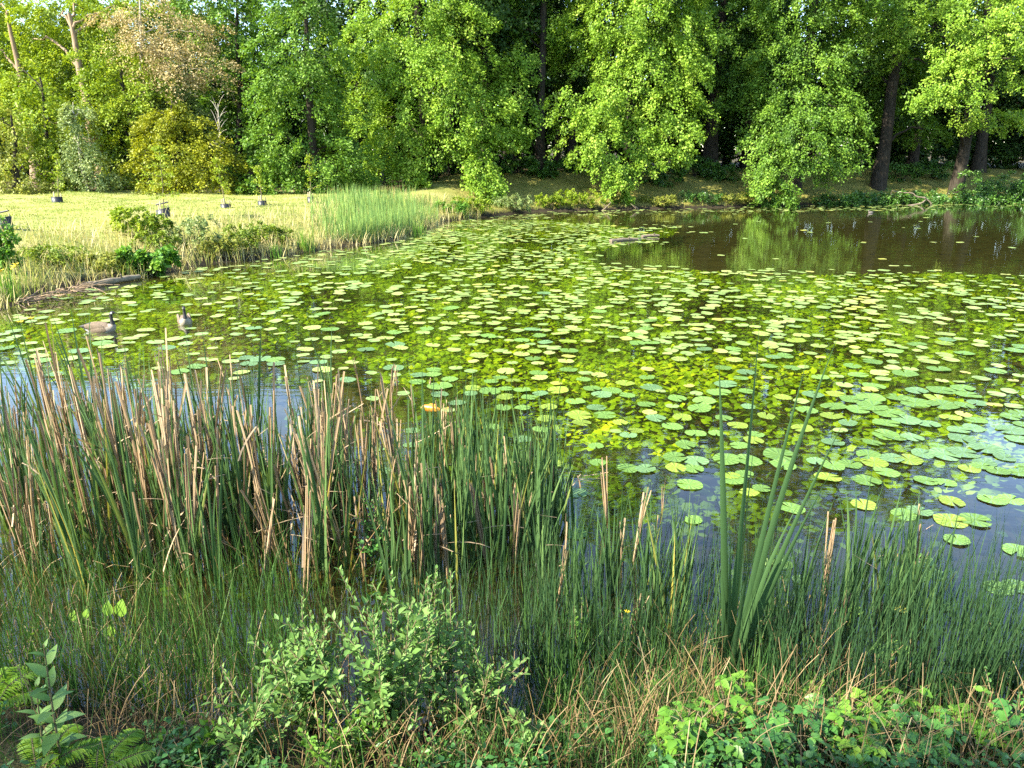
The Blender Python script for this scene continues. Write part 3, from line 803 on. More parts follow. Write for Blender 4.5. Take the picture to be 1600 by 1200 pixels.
# pads the photo shows close by: x, y, width in px, colour
HAND = """1071 695 35 g|982 680 29 b|931 696 27 g|934 722 29 g|995 732 60 g|865 725 33 y|901 770 36 b|1071 717 66 g|1070 731 58 y|1077 757 42 g|1087 677 34 g|1119 677 26 g|1155 696 30 g|1152 718 72 g|1153 741 48 y|1146 750 40 g|1180 766 50 y
1066 652 33 y|905 648 45 y|945 648 40 g|909 660 31 y|969 660 27 y|854 654 33 y|857 635 33 y|817 637 28 g|932 636 32 b|1010 632 30 g|1015 644 24 y|940 616 33 b|980 617 28 g|872 609 37 y|844 614 27 b|827 620 27 g|816 609 29 g|845 670 30 g|817 686 29 b
1462 752 52 g|1565 780 57 g|1354 750 42 g|1294 745 40 y|1375 713 60 g|1366 722 42 y|1420 718 40 y|1442 709 32 b|1476 710 45 b|1505 707 42 b|1525 730 48 y|1538 723 32 b|1575 737 50 g|1412 683 54 g|1384 679 40 g|1385 660 38 g|1416 656 40 b|1451 662 32 b|1510 670 50 b|1502 685 38 b
1541 701 45 b|1580 672 40 b|1592 686 34 b|1302 690 35 b|1325 660 28 b|1389 645 45 g|1321 637 62 g|1364 634 45 g|1517 631 48 g|1472 632 45 g|1430 629 42 g|1360 621 45 g|1402 620 36 g|1432 610 34 b|1471 610 40 g|1512 616 36 g|1466 622 40 y|1224 726 42 g|1275 720 30 b|1315 726 60 g|1487 783 36 y|1350 788 38 y|1425 801 58 g|1237 793 40 g
1505 813 72 y|1495 843 36 g|1433 875 46 g|1446 897 54 g|1452 945 58 g|1407 951 22 y|1575 917 60 g|1392 1014 54 g|1560 1049 46 y|1222 881 32 g|1335 952 26 g|900 833 38 g|1083 812 30 g|1197 877 22 g|1590 860 40 g|1250 905 26 b
643 672 27 b|642 695 25 b|714 629 30 b|735 614 25 b|687 616 30 b|665 585 48 b|770 666 28 g|786 636 28 g|790 620 32 y|768 595 25 g|630 614 22 b|582 622 22 b|592 700 26 b|588 725 30 b|605 735 24 b|700 640 24 b|725 664 26 g|750 700 26 g"""
pads = []                                  # x, y, radius, colour
for row_ in HAND.replace('\n', '|').split('|'):
    x, y, w, c = row_.split()
    q = P(float(x), float(y), .01)
    dist = math.hypot(HC, np.hypot(q[0], q[1]))
    rr = float(w) / F_PX * dist * .5
    if float(w) > 46:                      # these read as two pads side by side
        a = rng.uniform(-.5, .5)
        pads.append((q[0] - rr * .45, q[1] - rr * .5 * a, rr * .58, c, True))
        pads.append((q[0] + rr * .45, q[1] + rr * .5 * a, rr * .56, 'g' if c == 'y' else rng.choice(list('gb')), True))
    else:
        pads.append((q[0], q[1], rr * .94, c, True))

from mathutils import noise as mnoise
def poly_in(px_, py_, poly):
    poly = np.asarray(poly, float); inside = np.zeros(px_.shape, bool)
    for k in range(len(poly)):
        a, b = poly[k], poly[(k + 1) % len(poly)]
        c = ((a[1] > py_) != (b[1] > py_))
        inside ^= c & (px_ < a[0] + (py_ - a[1]) / (b[1] - a[1] if b[1] != a[1] else 1e-9) * (b[0] - a[0]))
    return inside
# the open brown water and the near clear water, as outlines on the pond itself
OPEN = np.array([P(x, y)[:2] for x, y in ((850, 337), (960, 336), (1120, 333), (1330, 329), (1500, 326), (1700, 322), (1900, 400), (1640, 430), (1480, 424), (1330, 426), (1200, 428), (1080, 420), (990, 420), (930, 408), (905, 395), (960, 383), (1045, 368), (1060, 356), (960, 352), (890, 347))])
NEAR = np.array([P(x, y)[:2] for x, y in ((-700, 640), (0, 575), (200, 600), (330, 590), (480, 600), (600, 590), (690, 605), (760, 610), (820, 650), (900, 690), (1040, 700), (1180, 700), (1240, 720), (1330, 725), (1420, 760), (1620, 800), (2200, 900), (2200, 1500), (-700, 1500))])
def open_water(x, y):
    jx = x + .8 * np.sin(y * 1.9 + 2 * np.sin(x * .8)) + rng.normal(0, .45, np.shape(x))
    jy = y + .9 * np.sin(x * 1.3 + 1.5 * np.sin(y * .9)) + rng.normal(0, .6, np.shape(x))
    return (poly_in(jx, jy, OPEN) & (rng.random(np.shape(x)) > .012)) | poly_in(x, y, NEAR)

N = 60000
cx, cy_ = rng.uniform(-16, 48, N), rng.uniform(6, 64, N)
ok = (sdist(cx, cy_) < -.35) & ~open_water(cx, cy_)
lump = np.array([mnoise.noise(Vector((a * .42, b * .42, 3.1))) + .5 * mnoise.noise(Vector((a * 1.1, b * 1.1, 7.7))) for a, b in zip(cx, cy_)])
dens = np.clip(.46 + .85 * lump, .04, 1)
pxx, pyy = to_px(np.stack([cx, cy_, np.zeros(N)], -1))
dens = dens * np.where(pxx < 300, .34, np.where(pxx < 600, .45, .9)) * np.where((pyy < 348) & (pxx > 700), .45, 1) * np.where(pyy > 560, .8, 1)
dens = np.where((pxx > 1500) & (pyy < 400), .5 * dens, dens)
vis = (pxx > -120) & (pxx < 1720)
GEESE = [P(159, 517)[:2], P(289, 504)[:2]]
for gq in GEESE:
    ok &= np.hypot(cx - gq[0], cy_ - gq[1]) > .75
ok &= (rng.random(N) < dens) & vis
cell = {}
def try_pad(x, y, r, over=.80):
    g = (int(x // .6), int(y // .6))
    for a in (-1, 0, 1):
        for b in (-1, 0, 1):
            for (x2, y2, r2) in cell.get((g[0] + a, g[1] + b), ()):
                if (x - x2) ** 2 + (y - y2) ** 2 < ((r + r2) * over) ** 2:
                    return False
    cell.setdefault(g, []).append((x, y, r))
    return True
for q in pads:
    try_pad(q[0], q[1], q[2], 0)
for k in np.nonzero(ok)[0]:
    r = float(np.clip(rng.normal(.150, .032), .08, .22))
    if try_pad(cx[k], cy_[k], r):
        sx, sy = pxx[k], pyy[k]
        if sy > 600: c = rng.choice(list('gyb'), p=[.5, .25, .25])
        elif sx < 650: c = rng.choice(list('gbc'), p=[.3, .3, .4])
        else: c = rng.choice(list('gcyb'), p=[.42, .40, .08, .10])  # farther pads get the sun glare cream, near ones none
        pads.append((cx[k], cy_[k], r, c, False))
pads.sort(key=lambda q: math.hypot(q[0], q[1]) / q[2])
print('pads', len(pads))
CNAME = {'g': 'mid green', 'y': 'yellowing', 'b': 'shaded blue green', 'c': 'sunlit cream green'}
def pad_where(x, y):
    sx, sy = to_px([[x, y, 0]])
    sx, sy = sx[0], sy[0]
    if sy > 780: return 'on dark clear water by the rushes' if sx > 1000 else 'between reed stems by the bank'
    if sx < 800: return 'near the orange fish and dead reed stubs'
    if sx < 1010: return 'in mid pond beyond the upright tan stalk'
    if sx < 1260: return 'around the tallest cattail'
    if sx < 1420: return 'in the crowded raft past the tallest cattail'
    return 'in the thick raft farthest from the geese'
for n_, (x, y, r, c, hand) in enumerate(pads[:300]):
    o = bpy.data.objects.new('lily_pad', PADME[c, n_ % 6])
    COL.objects.link(o)
    o.location = (x, y, .004 + .011 * ((n_ * 7) % 5) / 5)
    o.scale = (2 * r, 2 * r * rng.uniform(.92, 1.0), 2 * r)
    o.rotation_euler = (rng.normal(0, .03), rng.normal(0, .03), rng.uniform(0, 6.28))
    size = 'large' if r > .175 else ('small' if r < .125 else 'medium')
    wh = pad_where(x, y)
    tag(o, '%s %s lily pad %s' % (size, CNAME[c], wh), 'lily pad', '%s %s lily pads %s' % (size, CNAME[c], wh))
mb = MB()
rest = pads[300:]
for k in range(6):
    v, f3, f4 = PT[k]
    sub = rest[k::6]
    pos = np.array([(q[0], q[1], .004 + .011 * rng.random()) for q in sub])
    a = rng.uniform(0, 6.28, len(sub))
    d = np.stack([np.cos(a), np.sin(a), rng.normal(0, .03, len(sub))], -1)
    R = frames(d, norm(np.array([0, 0, 1.]) + rng.normal(0, .03, (len(sub), 3))))
    R[:, :, 0] *= np.sign(R[:, 2, 2])[:, None]
    R[:, :, 2] *= np.sign(R[:, 2, 2])[:, None]
    sc = np.array([2 * q[2] for q in sub])
    base_t = {'g': .25, 'b': .08, 'c': .72, 'y': 1.0}
    tt = np.clip(np.array([base_t[q[3]] for q in sub]) + rng.normal(0, .08, len(sub)), 0, 1)
    vv = np.einsum('nij,nkj->nki', R, v[None] * sc[:, None, None]) + pos[:, None]
    off = (np.arange(len(sub)) * len(v))[:, None, None]
    n0 = mb.n
    mb.add(vv.reshape(-1, 3), (f3[None] + off).reshape(-1, 3), np.repeat(tt, len(f3)))
    mb.f.append((f4[None] + off).reshape(-1, 4) + n0); mb.t.append(np.repeat(tt, len(f4)).astype(np.float32)); mb.m.append(np.zeros(len(sub) * len(f4), np.int32)); mb.v.append(np.zeros((0, 3), np.float32))
tag(mb.build('lily_pads', M['padmass'], smooth=True), 'thousands of small pale lily pads spreading across the pond', 'lily pads', kind='stuff')

# submerged cabbage-like leaves just under the surface
N = 420000
wxx, wyy = rng.uniform(-15, 40, N), rng.uniform(5.5, 46, N)
lump = np.array([mnoise.noise(Vector((a * .35, b * .35, 9.1))) + .6 * mnoise.noise(Vector((a * 1.3, b * 1.3, 1.7))) for a, b in zip(wxx, wyy)])
sx, sy = to_px(np.stack([wxx, wyy, np.zeros(N)], -1))
ok = (sdist(wxx, wyy) < -.5) & ~poly_in(wxx, wyy, OPEN) & (sx > -80) & (sx < 1700)
inn = poly_in(wxx, wyy, NEAR)
wd = np.clip(.72 + 1.1 * lump, 0.12, 1)
wd = np.where(inn, np.where((sx > 640) & (sy < 800), wd * .85, wd * .06), wd) * np.where(sx < 560, .8, 1)
ok &= rng.random(N) < wd
n_ = int(ok.sum())
print('weeds', n_)
a = rng.uniform(0, 6.28, n_)
pos = np.stack([wxx[ok], wyy[ok], -rng.uniform(.0, .12, n_) - np.where(inn[ok], .12, 0)], -1)
d = norm(np.stack([np.cos(a), np.sin(a), rng.normal(.05, .22, n_)], -1))
mb = MB()
CR_V = np.array([[0, 0, 0], [.34, .25, .03], [.40, .65, -.04], [0, 1, .02], [-.40, .65, .05], [-.34, .25, -.03], [0, .5, .09]])
CR_F = np.array([[6, 0, 1], [6, 1, 2], [6, 2, 3], [6, 3, 4], [6, 4, 5], [6, 5, 0]])
sc = rng.uniform(.06, .18, n_)
pos[:, 2] = np.minimum(pos[:, 2], -.012 - sc * .38)
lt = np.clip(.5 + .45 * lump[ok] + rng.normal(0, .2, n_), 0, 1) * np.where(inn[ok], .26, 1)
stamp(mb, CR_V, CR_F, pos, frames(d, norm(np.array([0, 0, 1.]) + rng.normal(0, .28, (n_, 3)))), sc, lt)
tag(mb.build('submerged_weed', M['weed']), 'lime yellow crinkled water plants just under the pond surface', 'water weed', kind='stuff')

# ------------------------------------------------------------------ reeds
def at_px(x, y, z=0.0):
    return P(x, y, z)

def reed_mesh(k, h=1.6, n=6, w=.028, lean=.10):
    mb = MB()
    base = np.stack([rng.normal(0, .025, n), rng.normal(0, .025, n), np.full(n, -.15)], -1)
    L = h * rng.uniform(.6, 1.0, n) + .15
    blades(mb, base, rng.uniform(0, 6.28, n), np.abs(rng.normal(0, lean, n)), L, rng.uniform(.7, 1.15, n) * w, np.abs(rng.normal(.05, .16, n)), 7, np.clip(rng.normal(.42, .22, n), 0, 1), vee=True)
    return mb.mesh('cattail', M['reed'])
REED = [reed_mesh(k, 1.0, int(rng.integers(4, 8))) for k in range(14)]

def dead_mesh(k):
    mb = MB()
    n = int(rng.integers(1, 4))
    base = np.stack([rng.normal(0, .014, n), rng.normal(0, .014, n), np.full(n, -.15)], -1)
    L = rng.uniform(.65, 1.0, n) + .15
    tt = np.clip(rng.normal(.55, .2, n), 0, 1)
    az = rng.uniform(0, 6.28) + rng.normal(0, .3, n)
    blades(mb, base, az, np.abs(rng.normal(.03, .05, n)), L, rng.uniform(.012, .023, n), rng.normal(.0, .10, n), 5, tt, cut=.75, vee=True)
    for i_ in range(n):                       # a stiff round stem inside the sheath
        e = base[i_] + [math.cos(az[i_]) * .05, math.sin(az[i_]) * .05, L[i_] * rng.uniform(.7, 1.02)]
        tube(mb, [base[i_], (base[i_] + e) / 2 + rng.normal(0, .006, 3), e], [.009, .008, .005], 5, tt[i_] * .9)
    for _ in range(int(rng.integers(0, 3))):                    # a snapped leaf hanging from the stem
        q = base[0] + [0, 0, L[0] * rng.uniform(.4, .95)]
        blades(mb, q[None], rng.uniform(0, 6.28, 1), np.array([rng.uniform(.9, 2.4)]), np.array([rng.uniform(.15, .5)]), np.array([.016]), np.array([rng.uniform(-.3, .6)]), 4, .6, cut=.4)
    return mb.mesh('dead_reed', M['dead'])
DEAD = [dead_mesh(k) for k in range(18)]

def place(me_list, name, p, h, label, cat, group, tilt=.06):
    o = bpy.data.objects.new(name, me_list[int(rng.integers(len(me_list)))])
    COL.objects.link(o)
    o.location = p
    s_ = h * rng.uniform(.92, 1.08)
    o.scale = (.55 + .45 * s_, .55 + .45 * s_, s_)
    o.rotation_euler = (rng.normal(0, tilt), rng.normal(0, tilt), rng.uniform(0, 6.28))
    tag(o, label, cat, group)
    return o

# clusters: x0, x1, y0, y1 of the bases in the photo, how many dead / green, heights
ZONES = [(-60, 130, 700, 880, 46, 34, 1.6, 1.55, 'in the thick stand nearest the geese'),
         (120, 300, 700, 880, 62, 40, 1.7, 1.55, 'in the thick stand nearest the geese'),
         (300, 420, 720, 900, 34, 34, 1.65, 1.6, 'before the blue patch of reflected sky'),
         (410, 560, 720, 900, 48, 36, 1.6, 1.5, 'before the blue patch of reflected sky'),
         (560, 650, 740, 900, 20, 16, 1.3, 1.2, 'beside the blue patch of reflected sky'),
         (650, 760, 770, 900, 18, 34, 1.15, 1.4, 'in the stand behind the grey green willow'),
         (740, 850, 780, 900, 14, 42, 1.0, 1.4, 'in the stand behind the grey green willow'),
         (850, 1080, 880, 985, 8, 20, .9, 1.0, 'among the rushes beside the tallest cattail'),
         (1230, 1450, 900, 985, 6, 16, .8, .95, 'among the rushes past the tallest cattail')]
for x0, x1, y0, y1, nd, ng, hd, hg, wh in ZONES:
    hubs = [(rng.uniform(x0, x1), rng.uniform(y0, y1)) for _ in range(max(3, int((x1 - x0) / 22)))]
    def spot(sp=1.0):
        hx_, hy_ = hubs[int(rng.integers(len(hubs)))]
        if rng.random() < .42: hx_, hy_ = rng.uniform(x0, x1), rng.uniform(y0, y1)
        return P(hx_ + rng.normal(0, 15 * sp), np.clip(hy_ + rng.normal(0, 16 * sp), y0 - 20, y1 + 30))
    for k in range(int(nd * 1.05)):
        q = spot()
        place(DEAD, 'dead_reed', q, hd * rng.uniform(.4, 1.15), 'dead tan reed stalk with a broken top ' + wh, 'reed', 'dead reed stalks ' + wh, .075)
    for k in range(int(ng * 1.05)):
        q = spot(1.5)
        place(REED, 'cattail', q, hg * rng.uniform(.7, 1.25), 'green cattail clump of upright strap leaves ' + wh, 'cattail', 'green cattails ' + wh, .05)
# lone dead stalks standing in clear water: base px, top px
for x, y, h, lab in [(612, 720, 1.35, 'thick dead stalk with a dark seed head in the blue patch'), (568, 660, 1.05, 'tall thin dead stalk at the edge of the blue patch'), (610, 625, .75, 'slanted dead stalk standing beyond the blue patch'), (622, 602, .45, 'short dead stub beyond the blue patch'),
                     (647, 655, .72, 'straight dead stub beside the orange fish'), (590, 672, .5, 'blackened dead stub in the blue patch'), (583, 668, .25, 'short black stub in the blue patch'), (566, 662, .5, 'slim dark stub in the blue patch'), (660, 700, .45, 'black rotten stub below the orange fish'),
                     (692, 690, .85, 'pair of tall dead stalks touching the orange fish'), (888, 790, .45, 'thin dead stub before the leaning pads in mid pond'), (905, 760, .2, 'tiny dead stub beside the blue green pad'), (950, 810, .75, 'upright tan dead stalk near the bank with pads behind'), (846, 785, .4, 'dark dead stub beside the cattail stand'), (1035, 795, .45, 'slim tan stalk between the dead stalk and the tall cattail'), (672, 602, .15, 'two tiny stubs among blue green pads'), (865, 800, .2, 'little rotten stub at the edge of clear water')]:
    q = P(x, y)
    o = place(DEAD, 'dead_reed', q, h * 1.1, lab, 'reed', None, .05)

# individual big plants of broad strap leaves
def cattail(name, p, leaves, label, w=.028, group=None):
    """leaves: (azimuth, lean, length, curve)"""
    root = empty(name, p, label, 'cattail', group)
    for az, ln_, L, cv in leaves:
        mb = MB()
        b_ = np.array([[math.cos(az) * .02, math.sin(az) * .02, -.1]])
        blades(mb, b_, np.array([az]), np.array([ln_]), np.array([L]), np.array([w * rng.uniform(.85, 1.15)]), np.array([cv]), 10, np.clip(rng.normal(.22, .1), 0, .7), np.array([rng.normal(0, .4)]), vee=True)
        mb.build('leaf', M['reed'], root)
    return root
pb = P(1140, 1045, .12)
cattail('cattail', pb, [(PI, .0, 2.72, .02), (0.05, .12, 2.62, .13), (0.1, .09, 2.45, .06), (PI - .1, .09, 2.45, .03), (0.0, .22, 2.1, .12), (-.3, .12, 1.5, .2), (PI + .4, .05, 1.45, .1), (1.2, .03, 1.9, .05), (.2, .30, 1.7, .12), (-1.4, .06, 1.2, .1)], 'tallest broad leaved cattail rising alone above the pads', .052)
for x, y, h, lab in [(955, 920, 1.0, 'fan of broad cattail leaves beside the upright tan stalk'), (1020, 960, .85, 'cattail clump with blue green leaves next to the tallest cattail'), (1335, 915, 1.15, 'cattail clump with a ring of cut straw at its foot'), (1250, 930, .95, 'cattail with drooping tips between tall cattail and straw ring'), (1420, 930, .75, 'slim dark cattail with two leaf tips over green pads'), (1200, 1000, .9, 'low cattail leaves at the side of the tallest cattail'), (1385, 1105, .75, 'pale single blade clump beside the round pad at the bank')]:
    n = 6
    cattail('cattail', P(x, y, .03), [(rng.uniform(0, 6.28), abs(rng.normal(0, .12)), h * rng.uniform(.6, 1.05) + .1, abs(rng.normal(.05, .12))) for k in range(n)], lab, .026)

# thin rushes in the shallows, far too many to count
def scatter_px(n, x0, x1, y0, y1, z=0., dens=None):
    x, y = rng.uniform(x0, x1, n), y1 - (y1 - y0) * rng.random(n) ** 1.3
    q = np.array([P(a, b, z) for a, b in zip(x, y)])
    return q
mb = MB()
def blades_on(mb, q, hmin, hmax, w, lean=.12, curve=.18, nseg=4, cut=0., tmean=.45, tsd=.2):
    n = len(q)
    g = gh(q[:, 0], q[:, 1])
    q = q.copy(); q[:, 2] = np.maximum(g, -.25) - .02
    dz = np.maximum(-g, 0).clip(0, .25)
    blades(mb, q, rng.uniform(0, 6.28, n), np.abs(rng.normal(0, lean, n)), rng.uniform(hmin, hmax, n) + dz, rng.uniform(.7, 1.3, n) * w, np.abs(rng.normal(0, curve, n)), nseg, np.clip(rng.normal(tmean, tsd, n), 0, 1), cut=cut)
blades_on(mb, scatter_px(900, 820, 1240, 880, 1080), .4, 1.05, .0085)
blades_on(mb, scatter_px(950, 1180, 1560, 930, 1120), .4, 1.1, .0085)
blades_on(mb, scatter_px(340, 1480, 1650, 950, 1130), .45, 1.2, .0085)
blades_on(mb, scatter_px(190, 980, 1500, 860, 960), .35, .75, .0075)
blades_on(mb, scatter_px(420, 620, 860, 860, 1040), .3, .7, .0085)
tag(mb.build('rushes', M['rush']), 'thin dark green rushes standing in the shallow water', 'rushes', kind='stuff')
mb = MB()
blades_on(mb, scatter_px(1700, -80, 480, 880, 1130), .3, .95, .007, .17, .3)
blades_on(mb, scatter_px(900, 380, 900, 900, 1150), .2, .6, .008, .22, .4)
blades_on(mb, scatter_px(1500, 850, 1250, 1000, 1180), .2, .6, .008, .2, .4)
blades_on(mb, scatter_px(900, 1200, 1680, 1060, 1220), .2, .5, .008, .2, .4)
blades_on(mb, scatter_px(200, -80, 600, 780, 900), .3, .8, .010, .15, .3)
blades_on(mb, scatter_px(900, 700, 1100, 1120, 1290), .15, .45, .007, .3, .5)
def bank_blades(mb, n, x0, x1, y0, y1, *a, **k):
    q = np.stack([rng.uniform(x0, x1, n), rng.uniform(y0, y1, n), np.zeros(n)], -1)
    blades_on(mb, q[gh(q[:, 0], q[:, 1]) > .02], *a, **k)
bank_blades(mb, 2600, -3.6, 3.6, 2.3, 3.9, .12, .42, .006, .35, .6)
tag(mb.build('sedge_grass', M['sedge']), 'long green sedge grass filling the near bank', 'sedge', kind='stuff')
mb = MB()
blades_on(mb, scatter_px(420, 60, 420, 1060, 1230), .15, .6, .0045, .7, 1.0, 5, .5)
blades_on(mb, scatter_px(420, 430, 1000, 1080, 1290), .2, .65, .0045, .4, .9, 5, .5)
blades_on(mb, scatter_px(620, 960, 1330, 1020, 1260), .2, .7, .0045, .35, .9, 5, .5)
blades_on(mb, scatter_px(430, 1300, 1680, 1080, 1290), .2, .6, .0045, .4, 1.0, 5, .5)
blades_on(mb, scatter_px(260, -80, 300, 920, 1080), .2, .55, .0045, .5, .7, 5, .5)
blades_on(mb, scatter_px(450, 0, 640, 760, 900), .2, .9, .009, .6, .5, 4, .6)
blades_on(mb, scatter_px(260, 760, 1080, 1120, 1280), .15, .5, .005, .7, .8, 5, .5)
bank_blades(mb, 650, -3.6, 3.6, 2.3, 3.9, .12, .5, .005, .7, .8, 5, .5)
tag(mb.build('dead_grass', M['thatch']), 'dry tan grass stems tangled along the near bank', 'dry grass', kind='stuff')

# far bed of blue green rushes at the point
mb = MB()
n = 5200
x, y = np.where(rng.random(n) < .8, rng.normal(588, 44, n), rng.uniform(498, 684, n)).clip(490, 684), rng.uniform(0, 1, n)
yb = np.interp(x, [500, 560, 620, 684], [384, 380, 372, 349]); yt = np.interp(x, [500, 560, 620, 684], [352, 345, 340, 336])
q = np.array([P(a, b + (c - b) * f ** 1.2, .05) for a, b, c, f in zip(x, yb, yt, y)])
q[:, 2] = np.maximum(gh(q[:, 0], q[:, 1]), -.2)
h = np.interp(x, [500, 560, 640, 684], [.75, 1.12, 1.18, .85])
blades(mb, q, rng.uniform(0, 6.28, n), np.abs(rng.normal(0, .06, n)), h * rng.uniform(.5, 1.12, n), rng.uniform(.018, .034, n), np.abs(rng.normal(0, .08, n)), 3, np.clip(rng.normal(.42, .22, n), 0, 1))
tag(mb.build('rush_bed', M['farrush']), 'dense bed of blue green rushes at the tip of the meadow', 'rush bed', kind='stuff')

# ------------------------------------------------------------------ meadow and bank grass
def land_scatter(n, x0, x1, y0, y1, dmin, dmax, cond=None):
    a, b = rng.uniform(x0, x1, n), rng.uniform(y0, y1, n)
    d = sdist(a, b)
    k = (d > dmin) & (d < dmax)
    if cond is not None: k &= cond(a, b)
    a, b = a[k], b[k]
    return np.stack([a, b, gh(a, b) - .02], -1), d[k]
isleft = lambda a, b: (a + (b - 44) * .12 < -1.5) & (b > 15)
mb = MB()
q, d = land_scatter(90000, -34, 0, 18, 50, 2.5, 60, isleft)
n = len(q)
pt = np.array([mnoise.noise(Vector((a * .3, b * .3, .5))) for a, b in q[:, :2]])
blades(mb, q, rng.uniform(0, 6.28, n), np.abs(rng.normal(0, .35, n)), rng.uniform(.04, .11, n), rng.uniform(.02, .05, n), np.abs(rng.normal(.3, .6, n)), 2, np.clip(.32 + .75 * pt + rng.normal(0, .18, n), 0, 1))
tag(mb.build('meadow_grass', M['meadow']), 'short pale green meadow grass on the raised bank', 'grass', kind='stuff')
mb = MB()
q, d = land_scatter(70000, -30, 0, 17, 50, -.22, 5.5, isleft)
n = len(q)
pt = np.array([mnoise.noise(Vector((a * .5, b * .5, 4.5))) for a, b in q[:, :2]])
kk = rng.random(n) < np.clip(1.1 - d / 6, .15, 1)
q, pt, d = q[kk], pt[kk], d[kk]; n = len(q)
st = (rng.random(n) < np.clip(.58 + 1.1 * pt + .25 * (q[:, 0] < -9), .1, .95))
for sel, mt, nm, lab in ((st, 'straw', 'straw_grass', 'tall straw coloured grass leaning along the meadow bank'), (~st, 'meadow', 'bank_grass', 'tall fresh green grass mixed into the meadow bank')):
    mb = MB(); m_ = int(sel.sum())
    blades(mb, q[sel], rng.uniform(0, 6.28, m_), np.abs(rng.normal(.1, .3, m_)), rng.uniform(.25, .8, m_), rng.uniform(.014, .03, m_), np.abs(rng.normal(.3, .5, m_)), 3, np.clip(rng.normal(.5, .22, m_), 0, 1))
    tag(mb.build(nm, M[mt]), lab, 'grass', kind='stuff')
mb = MB()
isfar = lambda a, b: (a + (b - 44) * .12 > -3) & (b > 30)
q, d = land_scatter(80000, -4, 48, 44, 82, .1, 12, isfar)
n = len(q)
edge = np.clip(1 - d / 1.5, 0, 1)
blades(mb, q, rng.uniform(0, 6.28, n), np.abs(rng.normal(0, .35, n)), rng.uniform(.06, .2, n) * (1 + 1.6 * edge), rng.uniform(.025, .055, n), np.abs(rng.normal(0, .5, n)), 2, np.clip(rng.normal(.35, .25, n), 0, 1))
m_far = foliage('far_bank_blade', [(0, (.09, .14, .02)), (.5, (.21, .22, .045)), (1, (.38, .33, .10))], .25)
tag(mb.build('far_bank_grass', m_far), 'thin brownish grass on the shaded far slope', 'grass', kind='stuff')

# ------------------------------------------------------------------ birds and fish
def loft(mb, rings, mats, sides=14, tint=.5):
    """rings: (x, z, half width, half height); mats(i, angle) -> material slot"""
    R_ = np.asarray(rings, float)
    c = np.stack([R_[:, 0], np.zeros(len(R_)), R_[:, 1]], -1)
    tan = norm(np.gradient(c, axis=0))
    side = np.tile([[0, 1., 0]], (len(R_), 1))
    up = np.cross(tan, side)
    th = np.arange(sides) / sides * 2 * PI
    v = c[:, None] + side[:, None] * (np.cos(th)[None, :, None] * R_[:, 2, None, None]) + up[:, None] * (np.sin(th)[None, :, None] * R_[:, 3, None, None])
    n = len(R_)
    i, j = np.meshgrid(np.arange(n - 1), np.arange(sides), indexing='ij')
    k = (j + 1) % sides
    q = np.stack([i * sides + j, i * sides + k, (i + 1) * sides + k, (i + 1) * sides + j], -1).reshape(-1, 4)
    m = np.array([mats(a, (b + .5) / sides * 2 * PI) for a in range(n - 1) for b in range(sides)])
    n0 = mb.n
    mb.add(v.reshape(-1, 3), q, tint, m)
    mb.f.append(np.array([np.arange(sides) + n0 + (n - 1) * sides])); mb.t.append(np.array([tint], np.float32)); mb.m.append(np.array([m[-1]], np.int32)); mb.v.append(np.zeros((0, 3), np.float32))
    mb.f.append(np.array([np.arange(sides)[::-1] + n0])); mb.t.append(np.array([tint], np.float32)); mb.m.append(np.array([m[0]], np.int32)); mb.v.append(np.zeros((0, 3), np.float32))

def smooth_rings(r, n):
    return curve_pts(np.asarray(r, float), n)

GR = smooth_rings([(-.47, .145, .010, .006), (-.42, .14, .045, .018), (-.36, .13, .075, .045), (-.27, .115, .115, .085), (-.14, .10, .15, .125), (.0, .095, .162, .14), (.12, .10, .150, .138), (.21, .125, .118, .118), (.262, .175, .078, .085), (.277, .235, .047, .052), (.272, .30, .036, .038), (.268, .37, .032, .034), (.272, .425, .032, .036), (.292, .462, .036, .036), (.325, .474, .035, .032), (.355, .470, .024, .022), (.385, .464, .016, .012), (.41, .459, .009, .006)], 52)
def goose_mat(i, a):
    x = i / 51 * 17
    up = math.sin(a)
    if x < 1.5: return 3                         # tail
    if x < 3.2: return 2 if up < .25 else (3 if x < 2.2 else 0)
    if x < 6.6: return 0 if up > -.55 else 2
    if x < 8.6: return 0 if up > .35 and x < 7.4 else 1  # pale breast
    if x < 12.6: return 3
    if x < 13.9: return 2 if up < .35 and abs(math.cos(a)) > .25 else 3   # white cheek
    return 3
gmats = [M['plume_brown'], M['plume_pale'], M['plume_white'], M['plume_black']]
def goose(pos, rz, label, sc=1.0):
    root = empty('goose', pos, label, 'goose', None, rz)
    root.scale = (sc, sc, sc)
    mb = MB(); loft(mb, GR, goose_mat, 16)
    mb.v = [v - np.array([0, 0, .055], np.float32) if len(v) else v for v in mb.v]
    body = mb.build('body', gmats, root, smooth=True)
    for s_ in (-1, 1):                           # folded wings
        w = smooth_rings([(-.43, .165, .012, .008), (-.30, .165, .03, .05), (-.12, .15, .034, .085), (.04, .135, .03, .085), (.14, .13, .012, .04)], 16)
        wb = MB(); loft(wb, w, lambda i, a: 3 if i < 4 else 0, 10)
        wb.v = [v + np.array([0, s_ * .118, -.045], np.float32) if len(v) else v for v in wb.v]
        wb.build('wing', gmats, root, smooth=True)
    return root
goose(P(159, 517), math.radians(-4), 'goose gliding in profile with its black neck upright')
goose(P(289, 504), math.radians(-62), 'goose swimming with its pale breast turned towards the bank', .98)
